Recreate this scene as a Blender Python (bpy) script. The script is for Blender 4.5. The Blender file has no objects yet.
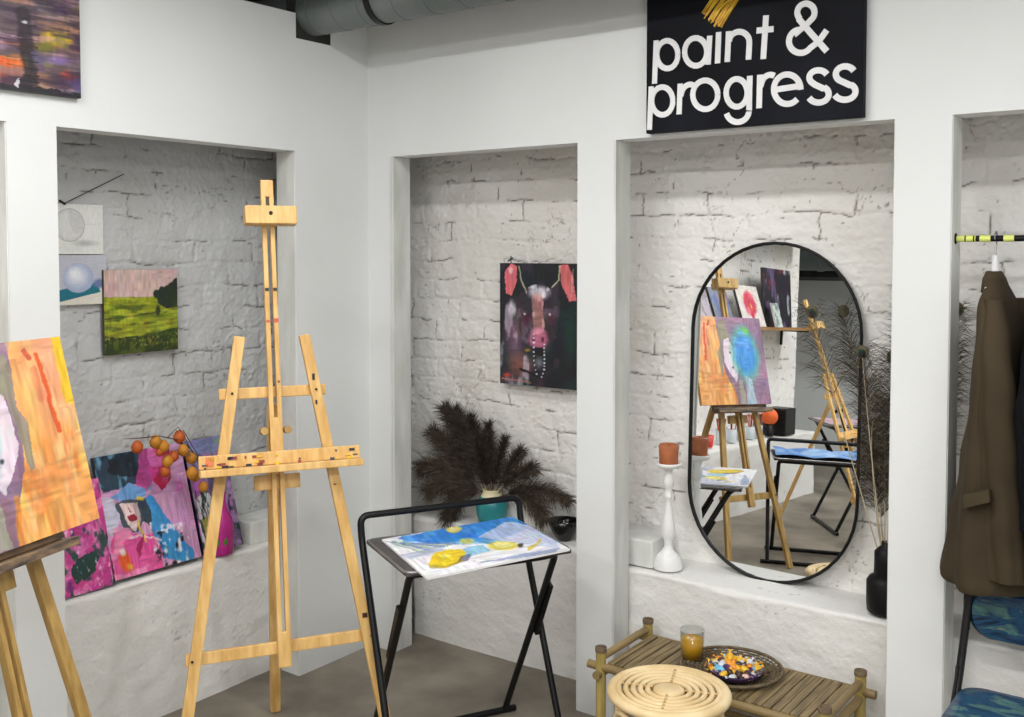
import bpy, bmesh, math, random
import numpy as np
from mathutils import Vector, Matrix
R = math.radians
rnd = random.Random(7)
scn = bpy.context.scene
col = scn.collection

# ------------------------------------------------------------------ camera
FPX, CY = 1020.5, 294.1
CAM = np.array([2.8916, -2.9441, 1.60]); PITCH, YAW = 0.0421, 0.6369
cam_data = bpy.data.cameras.new('camera'); cam = bpy.data.objects.new('camera', cam_data); col.objects.link(cam)
cam.location = CAM; cam.rotation_euler = (math.pi/2 - PITCH, 0, YAW)
cam_data.sensor_fit = 'HORIZONTAL'; cam_data.sensor_width = 36
cam_data.lens = 36*FPX/1024; cam_data.shift_y = -(358.5-CY)/1024; cam_data.clip_start = .02
scn.camera = cam
_f = np.array([-math.sin(YAW)*math.cos(PITCH), math.cos(YAW)*math.cos(PITCH), -math.sin(PITCH)])
_r = np.array([math.cos(YAW), math.sin(YAW), 0.]); _u = np.cross(_r, _f)
def at(x, y, ax, v):
    """the point of the plane (axis ax = v) that the photograph shows at pixel x, y"""
    d = _f + _r*(x-512)/FPX + _u*(CY-y)/FPX
    return Vector(CAM + d*(v-CAM[ax])/d[ax])

# ------------------------------------------------------------------ view, world, lights
scn.view_settings.view_transform = 'Standard'; scn.view_settings.look = 'None'
scn.view_settings.gamma = 1; scn.view_settings.use_curve_mapping = False
scn.view_settings.exposure = -0.22
w = bpy.data.worlds.new('world'); scn.world = w; w.use_nodes = True
w.node_tree.nodes['Background'].inputs[0].default_value = (.80, .86, 1, 1)
w.node_tree.nodes['Background'].inputs[1].default_value = .2
scn.cycles.max_bounces = 8; scn.cycles.diffuse_bounces = 5; scn.cycles.use_denoising = True
LAMPS = [(1.3, -1.25, 24), (3.3, -1.25, 25), (.95, -2.4, 33), (3.0, -2.4, 38), (1.4, -4.6, 58), (3.4, -4.6, 52)]
WIN_POWER = 18
def area(name, loc, rot, sx, sy, power, color):
    l = bpy.data.lights.new(name, 'AREA'); l.shape = 'RECTANGLE'; l.size = sx; l.size_y = sy
    l.energy = power; l.color = color
    o = bpy.data.objects.new(name, l); o.location = loc; o.rotation_euler = rot; col.objects.link(o); return o
for x, y, p in LAMPS:
    area('lamp_light', (x, y, 2.655), (0, 0, 0), 1.1, .12, p, (1, .992, .98))
area('window_light', (5.0, -2.6, 1.5), (0, R(90), 0), 1.5, 2.4, WIN_POWER, (.86, .93, 1))

# ------------------------------------------------------------------ helpers
def lin(c):
    if isinstance(c, str): c = [int(c[i:i+2], 16)/255 for i in (0, 2, 4)]
    elif max(c) > 1: c = [v/255 for v in c]
    return tuple(v/12.92 if v <= .04045 else ((v+.055)/1.055)**2.4 for v in c[:3])
def tag(o, label=None, cat=None, group=None, kind=None):
    if label: o['label'] = label
    if cat: o['category'] = cat
    if group: o['group'] = group
    if kind: o['kind'] = kind
    return o
MATS = {}
def mat(name, c1, c2=None, rough=.6, scale=8, stretch=(1, 1, 1), bump=0, bscale=40, metal=0, attr=None, detail=4, spec=.5, lo=.35, hi=.65):
    if name in MATS: return MATS[name]
    m = bpy.data.materials.new(name); m.use_nodes = True; nt = m.node_tree; N = nt.nodes; L = nt.links
    b = N['Principled BSDF']; b.inputs['Roughness'].default_value = rough; b.inputs['Metallic'].default_value = metal
    b.inputs['Specular IOR Level'].default_value = spec
    tc = N.new('ShaderNodeTexCoord'); mp = N.new('ShaderNodeMapping'); L.new(tc.outputs['Object'], mp.inputs[0])
    mp.inputs['Scale'].default_value = stretch
    nz = N.new('ShaderNodeTexNoise'); nz.inputs['Scale'].default_value = scale; nz.inputs['Detail'].default_value = detail
    L.new(mp.outputs[0], nz.inputs['Vector'])
    if attr:
        a = N.new('ShaderNodeAttribute'); a.attribute_name = attr; L.new(a.outputs['Color'], b.inputs['Base Color'])
    else:
        r = N.new('ShaderNodeValToRGB'); L.new(nz.outputs['Fac'], r.inputs[0])
        r.color_ramp.elements[0].position = lo; r.color_ramp.elements[1].position = hi
        r.color_ramp.elements[0].color = (*lin(c1), 1); r.color_ramp.elements[1].color = (*lin(c2 or c1), 1)
        L.new(r.outputs[0], b.inputs['Base Color'])
    if bump:
        n2 = N.new('ShaderNodeTexNoise'); n2.inputs['Scale'].default_value = bscale; n2.inputs['Detail'].default_value = 6
        L.new(mp.outputs[0], n2.inputs['Vector'])
        bp = N.new('ShaderNodeBump'); bp.inputs['Strength'].default_value = bump; bp.inputs['Distance'].default_value = .004
        L.new(n2.outputs['Fac'], bp.inputs['Height']); L.new(bp.outputs[0], b.inputs['Normal'])
    MATS[name] = m; return m

class MB:
    def __init__(s): s.v = []; s.f = []; s.m = []; s.sm = []
    def add(s, vs, fs, mi=0, smooth=False):
        k = len(s.v); s.v += [tuple(map(float, v)) for v in vs]
        for f in fs: s.f.append(tuple(i+k for i in f)); s.m.append(mi); s.sm.append(smooth)
    def box(s, a, b, M=None, mi=0, bev=0):
        a, b = [min(x, y) for x, y in zip(a, b)], [max(x, y) for x, y in zip(a, b)]
        if bev <= 0:
            vs = [(x, y, z) for x in (a[0], b[0]) for y in (a[1], b[1]) for z in (a[2], b[2])]
            fs = [(0, 1, 3, 2), (4, 6, 7, 5), (0, 4, 5, 1), (2, 3, 7, 6), (0, 2, 6, 4), (1, 5, 7, 3)]
        else:
            bm = bmesh.new(); bmesh.ops.create_cube(bm, size=1)
            for v in bm.verts: v.co = Vector([(a[i]+b[i])/2 + v.co[i]*(b[i]-a[i]) for i in range(3)])
            bmesh.ops.bevel(bm, geom=bm.edges[:], offset=bev, segments=2, affect='EDGES', profile=.6)
            bm.verts.index_update(); vs = [v.co.copy() for v in bm.verts]; fs = [[v.index for v in f.verts] for f in bm.faces]; bm.free()
        if M is not None: vs = [M @ Vector(v) for v in vs]
        s.add(vs, fs, mi); return s
    def bar(s, p, q, wd, th, side, mi=0, bev=.002):
        """rectangular bar from p to q; wd measured along side, th across it"""
        p, q, side = Vector(p), Vector(q), Vector(side); d = q-p; L_ = d.length; d = d.normalized()
        x = (side - d*side.dot(d)).normalized(); y = d.cross(x)
        M = Matrix(((x[0], y[0], d[0], p[0]), (x[1], y[1], d[1], p[1]), (x[2], y[2], d[2], p[2]), (0, 0, 0, 1)))
        return s.box((-wd/2, -th/2, 0), (wd/2, th/2, L_), M, mi, bev)
    def tube(s, pts, r, n=8, closed=False, cap=True, mi=0):
        pts = [Vector(p) for p in pts]; k = len(pts); rs = r if isinstance(r, (list, tuple)) else [r]*k
        up = None; rings = []
        for i in range(k):
            t = (pts[(i+1) % k]-pts[i-1]) if closed else (pts[min(i+1, k-1)]-pts[max(i-1, 0)])
            t = t.normalized() if t.length > 1e-9 else Vector((0, 0, 1))
            if up is None: up = t.orthogonal().normalized()
            up = (up - t*up.dot(t)); up = up.normalized() if up.length > 1e-6 else t.orthogonal().normalized()
            w_ = t.cross(up)
            rings.append([pts[i] + (up*math.cos(a)+w_*math.sin(a))*rs[i] for a in [2*math.pi*j/n for j in range(n)]])
        vs = [v for g in rings for v in g]; fs = []
        for i in range(k if closed else k-1):
            a, b = i*n, ((i+1) % k)*n
            for j in range(n): fs.append((a+j, a+(j+1) % n, b+(j+1) % n, b+j))
        s.add(vs, fs, mi, True)
        if cap and not closed:
            s.add(rings[0], [tuple(range(n))[::-1]], mi); s.add(rings[-1], [tuple(range(n))], mi)
        return s
    def lathe(s, prof, c=(0, 0, 0), n=28, mi=0, sc=(1, 1)):
        vs = []; fs = []; k = len(prof)
        for r, z in prof:
            for j in range(n):
                a = 2*math.pi*j/n; vs.append((c[0]+r*sc[0]*math.cos(a), c[1]+r*sc[1]*math.sin(a), c[2]+z))
        for i in range(k-1):
            for j in range(n): fs.append((i*n+j, i*n+(j+1) % n, (i+1)*n+(j+1) % n, (i+1)*n+j))
        s.add(vs, fs, mi, True)
        s.add(vs[:n], [tuple(range(n))[::-1]], mi); s.add(vs[-n:], [tuple(range(n))], mi); return s
    def loft(s, rings, mi=0, cap=True):
        n = len(rings[0]); vs = [v for g in rings for v in g]; fs = []
        for i in range(len(rings)-1):
            for j in range(n): fs.append((i*n+j, i*n+(j+1) % n, (i+1)*n+(j+1) % n, (i+1)*n+j))
        s.add(vs, fs, mi, True)
        if cap: s.add(rings[0], [tuple(range(n))[::-1]], mi); s.add(rings[-1], [tuple(range(n))], mi)
        return s
    def ball(s, c, r, mi=0, n=12, sq=(1, 1, 1)):
        prof = [(r*math.sin(math.pi*i/8)+1e-5, -r*math.cos(math.pi*i/8)) for i in range(9)]
        k = len(s.v); s.lathe([(p, z*sq[2]) for p, z in prof], c, n, mi, (sq[0], sq[1])); return s
    def build(s, name, mats, parent=None, loc=None, weld=False):
        me = bpy.data.meshes.new(name); me.from_pydata(s.v, [], s.f); me.update()
        me.polygons.foreach_set('material_index', s.m); me.polygons.foreach_set('use_smooth', s.sm)
        if len(s.f) < 6000:
            bm = bmesh.new(); bm.from_mesh(me); bmesh.ops.remove_doubles(bm, verts=bm.verts, dist=1e-6) if weld else None
            bmesh.ops.recalc_face_normals(bm, faces=bm.faces); bm.to_mesh(me); bm.free()
        for m in (mats if isinstance(mats, (list, tuple)) else [mats]): me.materials.append(m)
        o = bpy.data.objects.new(name, me); col.objects.link(o)
        if loc is not None: o.location = loc
        if parent is not None:
            o.parent = parent
            o.matrix_parent_inverse = Matrix.Translation(parent.location).inverted() if loc is None else Matrix()
        return o
def empty(name, loc, label, cat, group=None):
    o = bpy.data.objects.new(name, None); o.location = loc; o.empty_display_size = .05; col.objects.link(o)
    return tag(o, label, cat, group)
def struct(mb, name, m): return tag(mb.build(name, m), kind='structure')

# ------------------------------------------------------------------ noise and paint arrays
def vnoise(X, Y, seed):
    rg = np.random.RandomState(seed); T = rg.rand(64, 64)
    xi = np.floor(X).astype(int); yi = np.floor(Y).astype(int); fx = X-xi; fy = Y-yi
    fx = fx*fx*(3-2*fx); fy = fy*fy*(3-2*fy); a = lambda i, j: T[(yi+j) % 64, (xi+i) % 64]
    return (a(0, 0)*(1-fx)+a(1, 0)*fx)*(1-fy)+(a(0, 1)*(1-fx)+a(1, 1)*fx)*fy
def fbm(X, Y, seed, o=4):
    t = 0; amp = 1; n = 0
    for i in range(o): t = t+amp*vnoise(X*2**i+i*7.3, Y*2**i+i*3.1, seed+i); n += amp; amp *= .5
    return t/n
class Art:
    """a small painted picture: X, Y run over the picture (0..100, y down, or the given corners), C is its colour"""
    def __init__(s, nx, ny, quad=None, base=(200, 200, 200), warp=1.5, seed=1):
        U, V = np.meshgrid(np.linspace(0, 1, nx), np.linspace(0, 1, ny)); s.U, s.V = U, V; s.seed = seed
        q = quad or [(0, 0), (100, 0), (100, 100), (0, 100)]
        A = []; b = []
        for (u, v), (x, y) in zip([(0, 0), (1, 0), (1, 1), (0, 1)], q):
            A.append([u, v, 1, 0, 0, 0, -u*x, -v*x]); b.append(x); A.append([0, 0, 0, u, v, 1, -u*y, -v*y]); b.append(y)
        h = np.linalg.solve(np.array(A, float), np.array(b, float)); D = h[6]*U+h[7]*V+1
        s.X = (h[0]*U+h[1]*V+h[2])/D; s.Y = (h[3]*U+h[4]*V+h[5])/D
        k = 14
        s.X = s.X+warp*(fbm(U*k, V*k, seed+50)-.5)*2; s.Y = s.Y+warp*(fbm(U*k+9, V*k, seed+60)-.5)*2
        s.X = s.X+warp*.8*(fbm(U*45, V*45, seed+52)-.5); s.Y = s.Y+warp*.8*(fbm(U*45+9, V*45, seed+62)-.5)
        s.C = np.ones((ny, nx, 3))*np.array(base)/255.
    def mix(s, c, a):
        c = np.array(c)/255.; a = np.clip(a, 0, 1)[..., None]; s.C = s.C*(1-a)+c*a; return s
    def poly(s, pts, c, a=1.):
        ins = np.zeros(s.X.shape, bool); n = len(pts)
        for i in range(n):
            x1, y1 = pts[i]; x2, y2 = pts[(i+1) % n]
            if y1 == y2: continue
            cnd = ((y1 > s.Y) != (y2 > s.Y)) & (s.X < (x2-x1)*(s.Y-y1)/(y2-y1)+x1); ins ^= cnd
        return s.mix(c, ins*a)
    def line(s, pts, c, w_, a=1.):
        D = np.full(s.X.shape, 1e9)
        for (x1, y1), (x2, y2) in zip(pts[:-1], pts[1:]):
            dx, dy = x2-x1, y2-y1; t = np.clip(((s.X-x1)*dx+(s.Y-y1)*dy)/(dx*dx+dy*dy+1e-9), 0, 1)
            D = np.minimum(D, np.hypot(s.X-x1-t*dx, s.Y-y1-t*dy))
        return s.mix(c, np.clip((w_/2-D)/(w_*.25)+.5, 0, 1)*a)
    def blob(s, x, y, rx, ry, c, soft=.5, a=1.):
        d = np.hypot((s.X-x)/rx, (s.Y-y)/ry); return s.mix(c, np.clip((1-d)/max(soft, .02)+.0, 0, 1)*a)
    def streak(s, c, kx, ky, thr, seed, a=.8, mask=None, sharp=8):
        n = fbm(s.U*kx, s.V*ky, seed, 4); al = np.clip((n-thr)*sharp, 0, 1)*a
        return s.mix(c, al if mask is None else al*mask)
def brushed(art, amt):
    """visible brush work: fine tonal streaks in two directions"""
    U, V = art.U, art.V; a = vnoise(U*12, V*60, art.seed+90); b = vnoise(U*55, V*10, art.seed+91); m = fbm(U*4, V*4, art.seed+92) > .5
    t = np.where(m, a, b)-.5; h = np.stack([fbm(U*9, V*9, art.seed+93+i)-.5 for i in range(3)], -1)
    return np.clip(art.C*(1+amt*t[..., None])+amt*.35*h, 0, 1)
M_ART = mat('painted_canvas', (0, 0, 0), attr='paint', rough=.45, bump=.25, bscale=260)
def panel(name, art, o, ud, vd, wd, ht, th=.018, edge=(235, 232, 225), parent=None, m=None):
    """canvas on a stretcher: o = lower left corner of the face, ud right, vd up, face normal ud x vd"""
    o, ud, vd = Vector(o), Vector(ud).normalized(), Vector(vd).normalized(); n = ud.cross(vd)
    art.C = brushed(art, .22 if name == 'painting' else .06); ny, nx = art.C.shape[:2]; O = np.array(o); ud_, vd_ = np.array(ud), np.array(vd)
    P = O+art.U[..., None]*wd*ud_+(1-art.V)[..., None]*ht*vd_
    V = P.reshape(-1, 3).tolist(); idx = np.arange(nx*ny).reshape(ny, nx)
    F = np.stack([idx[1:, :-1], idx[1:, 1:], idx[:-1, 1:], idx[:-1, :-1]], -1).reshape(-1, 4).tolist()
    k = len(V); e = 0.0006
    c8 = [o-n*e, o+ud*wd-n*e, o+ud*wd+vd*ht-n*e, o+vd*ht-n*e]; c8 += [p-n*(th-e) for p in c8]
    V += [tuple(p) for p in c8]
    F += [[k, k+3, k+7, k+4], [k+1, k+5, k+6, k+2], [k, k+4, k+5, k+1], [k+3, k+2, k+6, k+7], [k+4, k+7, k+6, k+5], [k, k+1, k+2, k+3]]
    me = bpy.data.meshes.new(name); me.from_pydata(V, [], F); me.materials.append(m or M_ART)
    C = np.clip(art.C, 0, 1).reshape(-1, 3); C = np.vstack([C, np.tile(np.array(edge)/255., (8, 1))])
    C = np.where(C <= .04045, C/12.92, ((C+.055)/1.055)**2.4)
    at_ = me.color_attributes.new('paint', 'FLOAT_COLOR', 'POINT')
    at_.data.foreach_set('color', np.hstack([C, np.ones((len(C), 1))]).ravel().astype(np.float32))
    ob = bpy.data.objects.new(name, me); col.objects.link(ob)
    if parent is not None: ob.parent = parent; ob.matrix_parent_inverse = Matrix.Translation(parent.location).inverted()
    return ob

# ------------------------------------------------------------------ materials
M_WHITE = mat('white_wall_paint', (224, 226, 225), (230, 232, 231), rough=.55, scale=1.6, bump=.12, bscale=60)
M_REVEAL = mat('white_reveal_paint', (206, 208, 203), (228, 229, 225), rough=.5, scale=5, stretch=(3, 3, .8), bump=.3, bscale=30)
M_FLOOR = mat('concrete_floor', (98, 91, 80), (156, 147, 132), rough=.5, scale=3.2, detail=9, bump=.2, bscale=40, lo=.3, hi=.7)
M_CEIL = mat('dark_ceiling_paint', (38, 38, 38), (50, 50, 49), rough=.9)
M_MASON = mat('white_painted_brick', (0, 0, 0), attr='paint', rough=.6, bump=.8, bscale=60)
M_PINE = mat('pine_wood', (204, 158, 88), (229, 189, 121), rough=.45, scale=5, stretch=(9, 9, .7), bump=.08, bscale=30)
M_PINE_OLD = mat('varnished_pine_wood', (158, 124, 66), (193, 157, 92), rough=.45, scale=5, stretch=(9, 9, .7), bump=.1, bscale=30)
M_BLACKM = mat('black_powder_coated_steel', (12, 12, 13), (18, 18, 19), rough=.4, spec=.3)
M_DUCT = mat('galvanised_steel', (104, 112, 110), (128, 134, 132), rough=.45, metal=.35, scale=3)
M_DARKBOARD = mat('dark_table_board', (62, 58, 58), (84, 80, 80), rough=.5, scale=20)

# ------------------------------------------------------------------ room shell
H = 1.969; TOPL = 2.474; CEIL = 2.72; D = .09
struct(MB().box((-1.6, -7.2, -.08), (5.6, .6, 0)), 'floor', M_FLOOR)
struct(MB().box((-1.6, -7.2, CEIL), (5.6, .6, CEIL+.1)), 'ceiling', M_CEIL)
b1, b2, b3, b4, b5, b6 = .130, .992, 1.138, 2.046, 2.197, 3.25
mb = MB()
for x0, x1 in ((0, b1), (b2, b3), (b4, b5), (b6, 5.1)): mb.box((x0, 0, 0), (x1, D, H))
mb.box((0, 0, H), (5.1, D, CEIL)); struct(mb, 'wall_back', M_WHITE)
a0, a1, a2, a9 = -1.4527, -1.3032, -.3793, -4.35
mb = MB()
for y0, y1 in ((a2, 0), (a0, a1)): mb.box((-D, y0, 0), (0, y1, H))
mb.box((-D, a9, H), (0, -.371, 2.383)); mb.box((-D, -.371, H), (0, D, 2.383))
mb.box((-D, a9, 2.383), (0, -.371, TOPL)); mb.box((-D, -.197, 2.383), (0, D, CEIL))
struct(mb, 'wall_left', M_WHITE)
struct(MB().box((5.0, -7.2, 0), (5.1, .6, .75)).box((5.0, -7.2, .75), (5.1, -3.8, CEIL)).box((5.0, -1.4, .75), (5.1, .6, CEIL)).box((5.0, -3.8, 2.25), (5.1, -1.4, CEIL)), 'wall_right', M_WHITE)
struct(MB().box((-1.6, -6.6, 0), (5.1, -6.5, CEIL)).box((-1.5, -4.45, 2.1), (-.09, -4.35, CEIL)), 'wall_front', M_WHITE)
struct(MB().box((-1.5, -6.5, 1.78), (2.4, -5.7, CEIL)), 'trim_11', M_CEIL)
tag(MB().tube([(-1.4, -5.5, 1.95), (2.2, -5.5, 1.95)], .12, 24).tube([(-.55, -5.5, 1.95), (-.5, -5.5, 1.95)], .128, 24).build('ventilation_duct', mat('galvanised_steel', 1)), 'thick grey duct under the dark soffit, seen in the mirror', 'duct')
struct(MB().box((-1.5, -6.5, 0), (-1.45, -4.3, CEIL)), 'wall_passage', M_WHITE)
struct(MB().box((-1.6, -7.2, 0), (-1.5, .6, CEIL)).box((-1.5, .5, 0), (5.1, .6, CEIL)).box((-.5, -4.8, 2.1), (-.4, .5, CEIL)), 'wall_outer', M_CEIL)
# thin worn edge beads beside the openings
mb = MB()
for x in (b1-.006, b3+.004):
    mb.box((x-.004, -.004, 0), (x+.004, .002, H))
struct(mb, 'trim_1', M_REVEAL)
mb = MB()
for x, s_ in ((b1, 1), (b3, 1), (b5, 1), (b2, -1), (b4, -1)):
    mb.box((x, .004, 0), (x+.003*s_, D+.01, H-.001))
mb.box((-D-.01, a2-.003, 0), (-.004, a2, H-.001)); mb.box((-D-.01, a0-.003, 0), (-.004, a0, H-.001))
struct(mb, 'trim_2', M_REVEAL)

def masonry(name, o, ud, vd, wd, ht, seed, course=.082, blen=.26, amp=1., res=.005, base=(240, 238, 234), flat_below=0.):
    nx, ny = int(wd/res)+1, int(ht/res)+1
    U, V = np.meshgrid(np.linspace(0, wd, nx), np.linspace(0, ht, ny))
    u = U+.045*(fbm(U*6, V*6, seed)-.5)+.016*(fbm(U*30, V*30, seed+1)-.5)
    v = V+.045*(fbm(U*5+5, V*5, seed+2)-.5)+.014*(fbm(U*30, V*30+4, seed+3)-.5)
    row = np.floor(v/course); uu = u/blen+.5*(row % 2)+.13*np.sin(row*12.9); bi = np.floor(uu)
    dv = np.minimum(v/course-row, 1-(v/course-row))*course; du = np.minimum(uu-bi, 1-(uu-bi))*blen
    d = np.minimum(dv, du)
    hsh = np.modf(np.abs(np.sin(row*127.1+bi*311.7+seed))*43758.5)[0]
    wipe = np.clip((fbm(U*5+2, V*7, seed+5)-.47)*6, 0, 1)      # where thick paint has filled the joints
    groove = np.exp(-(d/.0055)**2)*(.25+.75*wipe)
    h = amp*(-.0034*groove+.0032*(hsh-.5)*np.clip(d/.012, 0, 1)+.016*(fbm(U*5, V*5, seed+8, 3)-.5)
             +.008*(fbm(U*20, V*20, seed+11, 4)-.5)+.0042*(fbm(U*60, V*60, seed+13, 3)-.5)
             +.0050*np.clip(1-np.abs(fbm(U*13+3, V*17, seed+61, 4)-.5)/.035, 0, 1)*np.clip((fbm(U*5, V*5, seed+63)-.42)*6, 0, 1)-.0040*np.clip(1-np.abs(fbm(U*17+3, V*21, seed+71, 4)-.5)/.02, 0, 1)*np.clip((fbm(U*6, V*6, seed+73)-.45)*6, 0, 1))
    crack = np.exp(-(d/.0022)**2)*np.clip((fbm(U*12, V*18, seed+20)-.54)*12, 0, 1)*.9
    r2 = np.abs(fbm(U*7, V*9, seed+31, 5)-.5); crack = np.maximum(crack, np.clip(1-r2/.007, 0, 1)*np.clip((fbm(U*5, V*5, seed+33)-.53)*9, 0, 1)*.6)
    pits = np.clip((vnoise(U*55, V*55, seed+40)-.955)*30, 0, 1)
    dirt = np.clip((fbm(U*3, V*3, seed+44)-.45)*2, 0, 1)*.10
    if flat_below > 0:
        k = np.clip((V-flat_below)/.03, 0, 1); h = h*(.25+.75*k); crack = crack*k; pits = pits*(.3+.7*k)
    B = np.array(base)/255.; C = B*(1-dirt[..., None]*np.array([.7, .8, 1.]))
    q = np.clip(.8*crack+.55*pits, 0, .85)[..., None]; C = C*(1-q)+np.array([.22, .19, .16])*q
    h = h-.003*crack
    n = Vector(ud).cross(Vector(vd)); P = np.array(o)+U[..., None]*np.array(ud)+V[..., None]*np.array(vd)+h[..., None]*np.array(n)
    idx = np.arange(nx*ny).reshape(ny, nx)
    F = np.stack([idx[:-1, :-1], idx[:-1, 1:], idx[1:, 1:], idx[1:, :-1]], -1).reshape(-1, 4).tolist()
    # side skirt gives the wall its thickness
    V3 = P.reshape(-1, 3).tolist(); k = len(V3)
    bc = [Vector(o)+Vector(ud)*a+Vector(vd)*b-n*.09 for a, b in ((0, 0), (wd, 0), (wd, ht), (0, ht))]
    V3 += [tuple(p) for p in bc]; cr = [int(idx[0, 0]), int(idx[0, -1]), int(idx[-1, -1]), int(idx[-1, 0])]
    F += [[k+3, k+2, k+1, k]]+[[cr[(i+1) % 4], cr[i], k+i, k+(i+1) % 4] for i in range(4)]
    me = bpy.data.meshes.new(name); me.from_pydata(V3, [], F); me.materials.append(M_MASON)
    C = np.vstack([np.clip(C, 0, 1).reshape(-1, 3), np.tile(B, (4, 1))]); C = ((C+.055)/1.055)**2.4
    a = me.color_attributes.new('paint', 'FLOAT_COLOR', 'POINT'); a.data.foreach_set('color', np.hstack([C, np.ones((len(C), 1))]).ravel().astype(np.float32))
    me.polygons.foreach_set('use_smooth', [True]*(len(F)-5)+[False]*5)
    ob = bpy.data.objects.new(name, me); col.objects.link(ob); return tag(ob, kind='structure')
X, Z_, Yn = (1, 0, 0), (0, 0, 1), (0, 1, 0)
masonry('wall_brick_back', (-.35, .325, .0), X, Z_, 3.8, 2.15, 11)
masonry('wall_brick_left', (-.30, -1.5, .0), Yn, Z_, 1.81, 2.15, 23, base=(196, 197, 197))  # darker base here: this niche's shade is put into the brick colour
masonry('wall_brick_far_left', (-.30, -4.45, .0), Yn, Z_, 2.95, 2.15, 37, res=.012)
# masonry ledges: a lumpy plastered block in each bay
def ledge(name, x0, x1, y0, y1, h, seed, rot=False, res=.008):
    """front face at y0, top at h; rot: the same along the left wall (front face at x = -y0)"""
    L_ = x1-x0; nx = int(L_/res)+1; prof = []
    nf = int(h/res); r = .014
    for i in range(nf+1): prof.append((0, (h-r)*i/nf))
    for i in range(1, 5): a = i*math.pi/10; prof.append((r-r*math.cos(a), h-r+r*math.sin(a)))
    nt = int((y1-y0)/res)
    for i in range(1, nt+1): prof.append((r+(y1-y0-r)*i/nt, h))
    S = np.array(prof); U = np.linspace(0, L_, nx)
    s_ = np.arange(len(S))*res; UU, SS = np.meshgrid(U, s_)
    n = .016*(fbm(UU*4, SS*4, seed)-.5)+.006*(fbm(UU*14, SS*26, seed+3)-.5)
    vx = x0+UU; nz = np.where(SS < h, 0, 1)
    edge = np.clip(np.minimum(SS, s_[-1]-SS)/.02, 0, 1)
    vy = y0+S[:, 0][:, None]+n*(1-nz)*1.0; vz = S[:, 1][:, None]+n*.45*nz*edge
    crack = np.clip(1-np.abs(fbm(UU*5, SS*11, seed+9, 5)-.5)/.005, 0, 1)*np.clip((fbm(UU*3, SS*3, seed+12)-.6)*8, 0, 1)
    C = np.ones((*UU.shape, 3))*np.array([.895, .89, .875]); q = (crack*.5)[..., None]; C = C*(1-q)+.35*q
    P = np.stack([vx, vy, vz], -1)
    if rot: P = np.stack([-vy, vx, vz], -1)
    ny = len(S); idx = np.arange(nx*ny).reshape(ny, nx)
    order = [idx[:-1, :-1], idx[:-1, 1:], idx[1:, 1:], idx[1:, :-1]]
    F = np.stack(order, -1).reshape(-1, 4).tolist(); V3 = P.reshape(-1, 3).tolist(); k = len(V3)
    me = bpy.data.meshes.new(name)
    back = [tuple(P[-1, 0]), tuple(P[-1, -1])]; lo = [(p[0], p[1], 0.) for p in back]
    V3 += lo; F += [[int(i) for i in idx[:, 0]]+[k]]; F += [[int(i) for i in idx[::-1, -1]]+[int(k+1)]][:1]
    me.from_pydata(V3, [], F); me.materials.append(M_MASON)
    C = np.vstack([C.reshape(-1, 3), np.tile([.85, .85, .84], (2, 1))]); C = ((C+.055)/1.055)**2.4
    a = me.color_attributes.new('paint', 'FLOAT_COLOR', 'POINT'); a.data.foreach_set('color', np.hstack([C, np.ones((len(C), 1))]).ravel().astype(np.float32))
    me.polygons.foreach_set('use_smooth', [True]*len(F))
    ob = bpy.data.objects.new(name, me); col.objects.link(ob); return tag(ob, kind='structure')
ledge('trim_3', 1.02, 2.12, .108, .345, .50, 5)
ledge('trim_4', 2.14, 3.40, .108, .345, .50, 8)
ledge('trim_5', .05, 1.0, .205, .345, .50, 13)
ledge('trim_6', -1.42, -.1, .130, .32, .49, 17, rot=True)
ledge('trim_7', -4.45, -1.44, .110, .32, .49, 19, rot=True, res=.015)
p = at(629, 590, 1, .13)
struct(MB().box((1.02, .135, .505), (1.215, .30, .60), bev=.006), 'trim_8', M_REVEAL)
struct(MB().box((-.30, -.47, .49), (-.165, -.22, .575), bev=.006), 'trim_9', M_REVEAL)
# window on the right wall (daylight)
mb = MB()
for y in (-3.8, -2.6, -1.46): mb.box((5.0, y, .75), (5.06, y+.06, 2.25))
mb.box((5.0, -3.8, .75), (5.06, -1.4, .81)).box((5.0, -3.8, 2.19), (5.06, -1.4, 2.25)); struct(mb, 'window_1', M_WHITE)

# ------------------------------------------------------------------ ceiling lamps
M_LAMP = bpy.data.materials.new('lamp_diffuser'); M_LAMP.use_nodes = True
_b = M_LAMP.node_tree.nodes['Principled BSDF']; _b.inputs['Emission Color'].default_value = (1, .98, .94, 1); _b.inputs['Emission Strength'].default_value = 2
_n = M_LAMP.node_tree.nodes.new('ShaderNodeTexNoise'); _n.inputs['Scale'].default_value = 3; M_LAMP.node_tree.links.new(_n.outputs['Fac'], _b.inputs['Roughness'])
for i, (x, y, p) in enumerate(LAMPS):
    e = empty('ceiling_lamp', (x, y, CEIL), 'white linear ceiling lamp on the dark ceiling', 'lamp', 'linear ceiling lamps')
    MB().box((x-.58, y-.05, 2.69), (x+.58, y+.05, CEIL), bev=.004).build('housing', M_WHITE, e)
    MB().box((x-.56, y-.045, 2.672), (x+.56, y+.045, 2.692), bev=.004).build('diffuser', M_LAMP, e)

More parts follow.
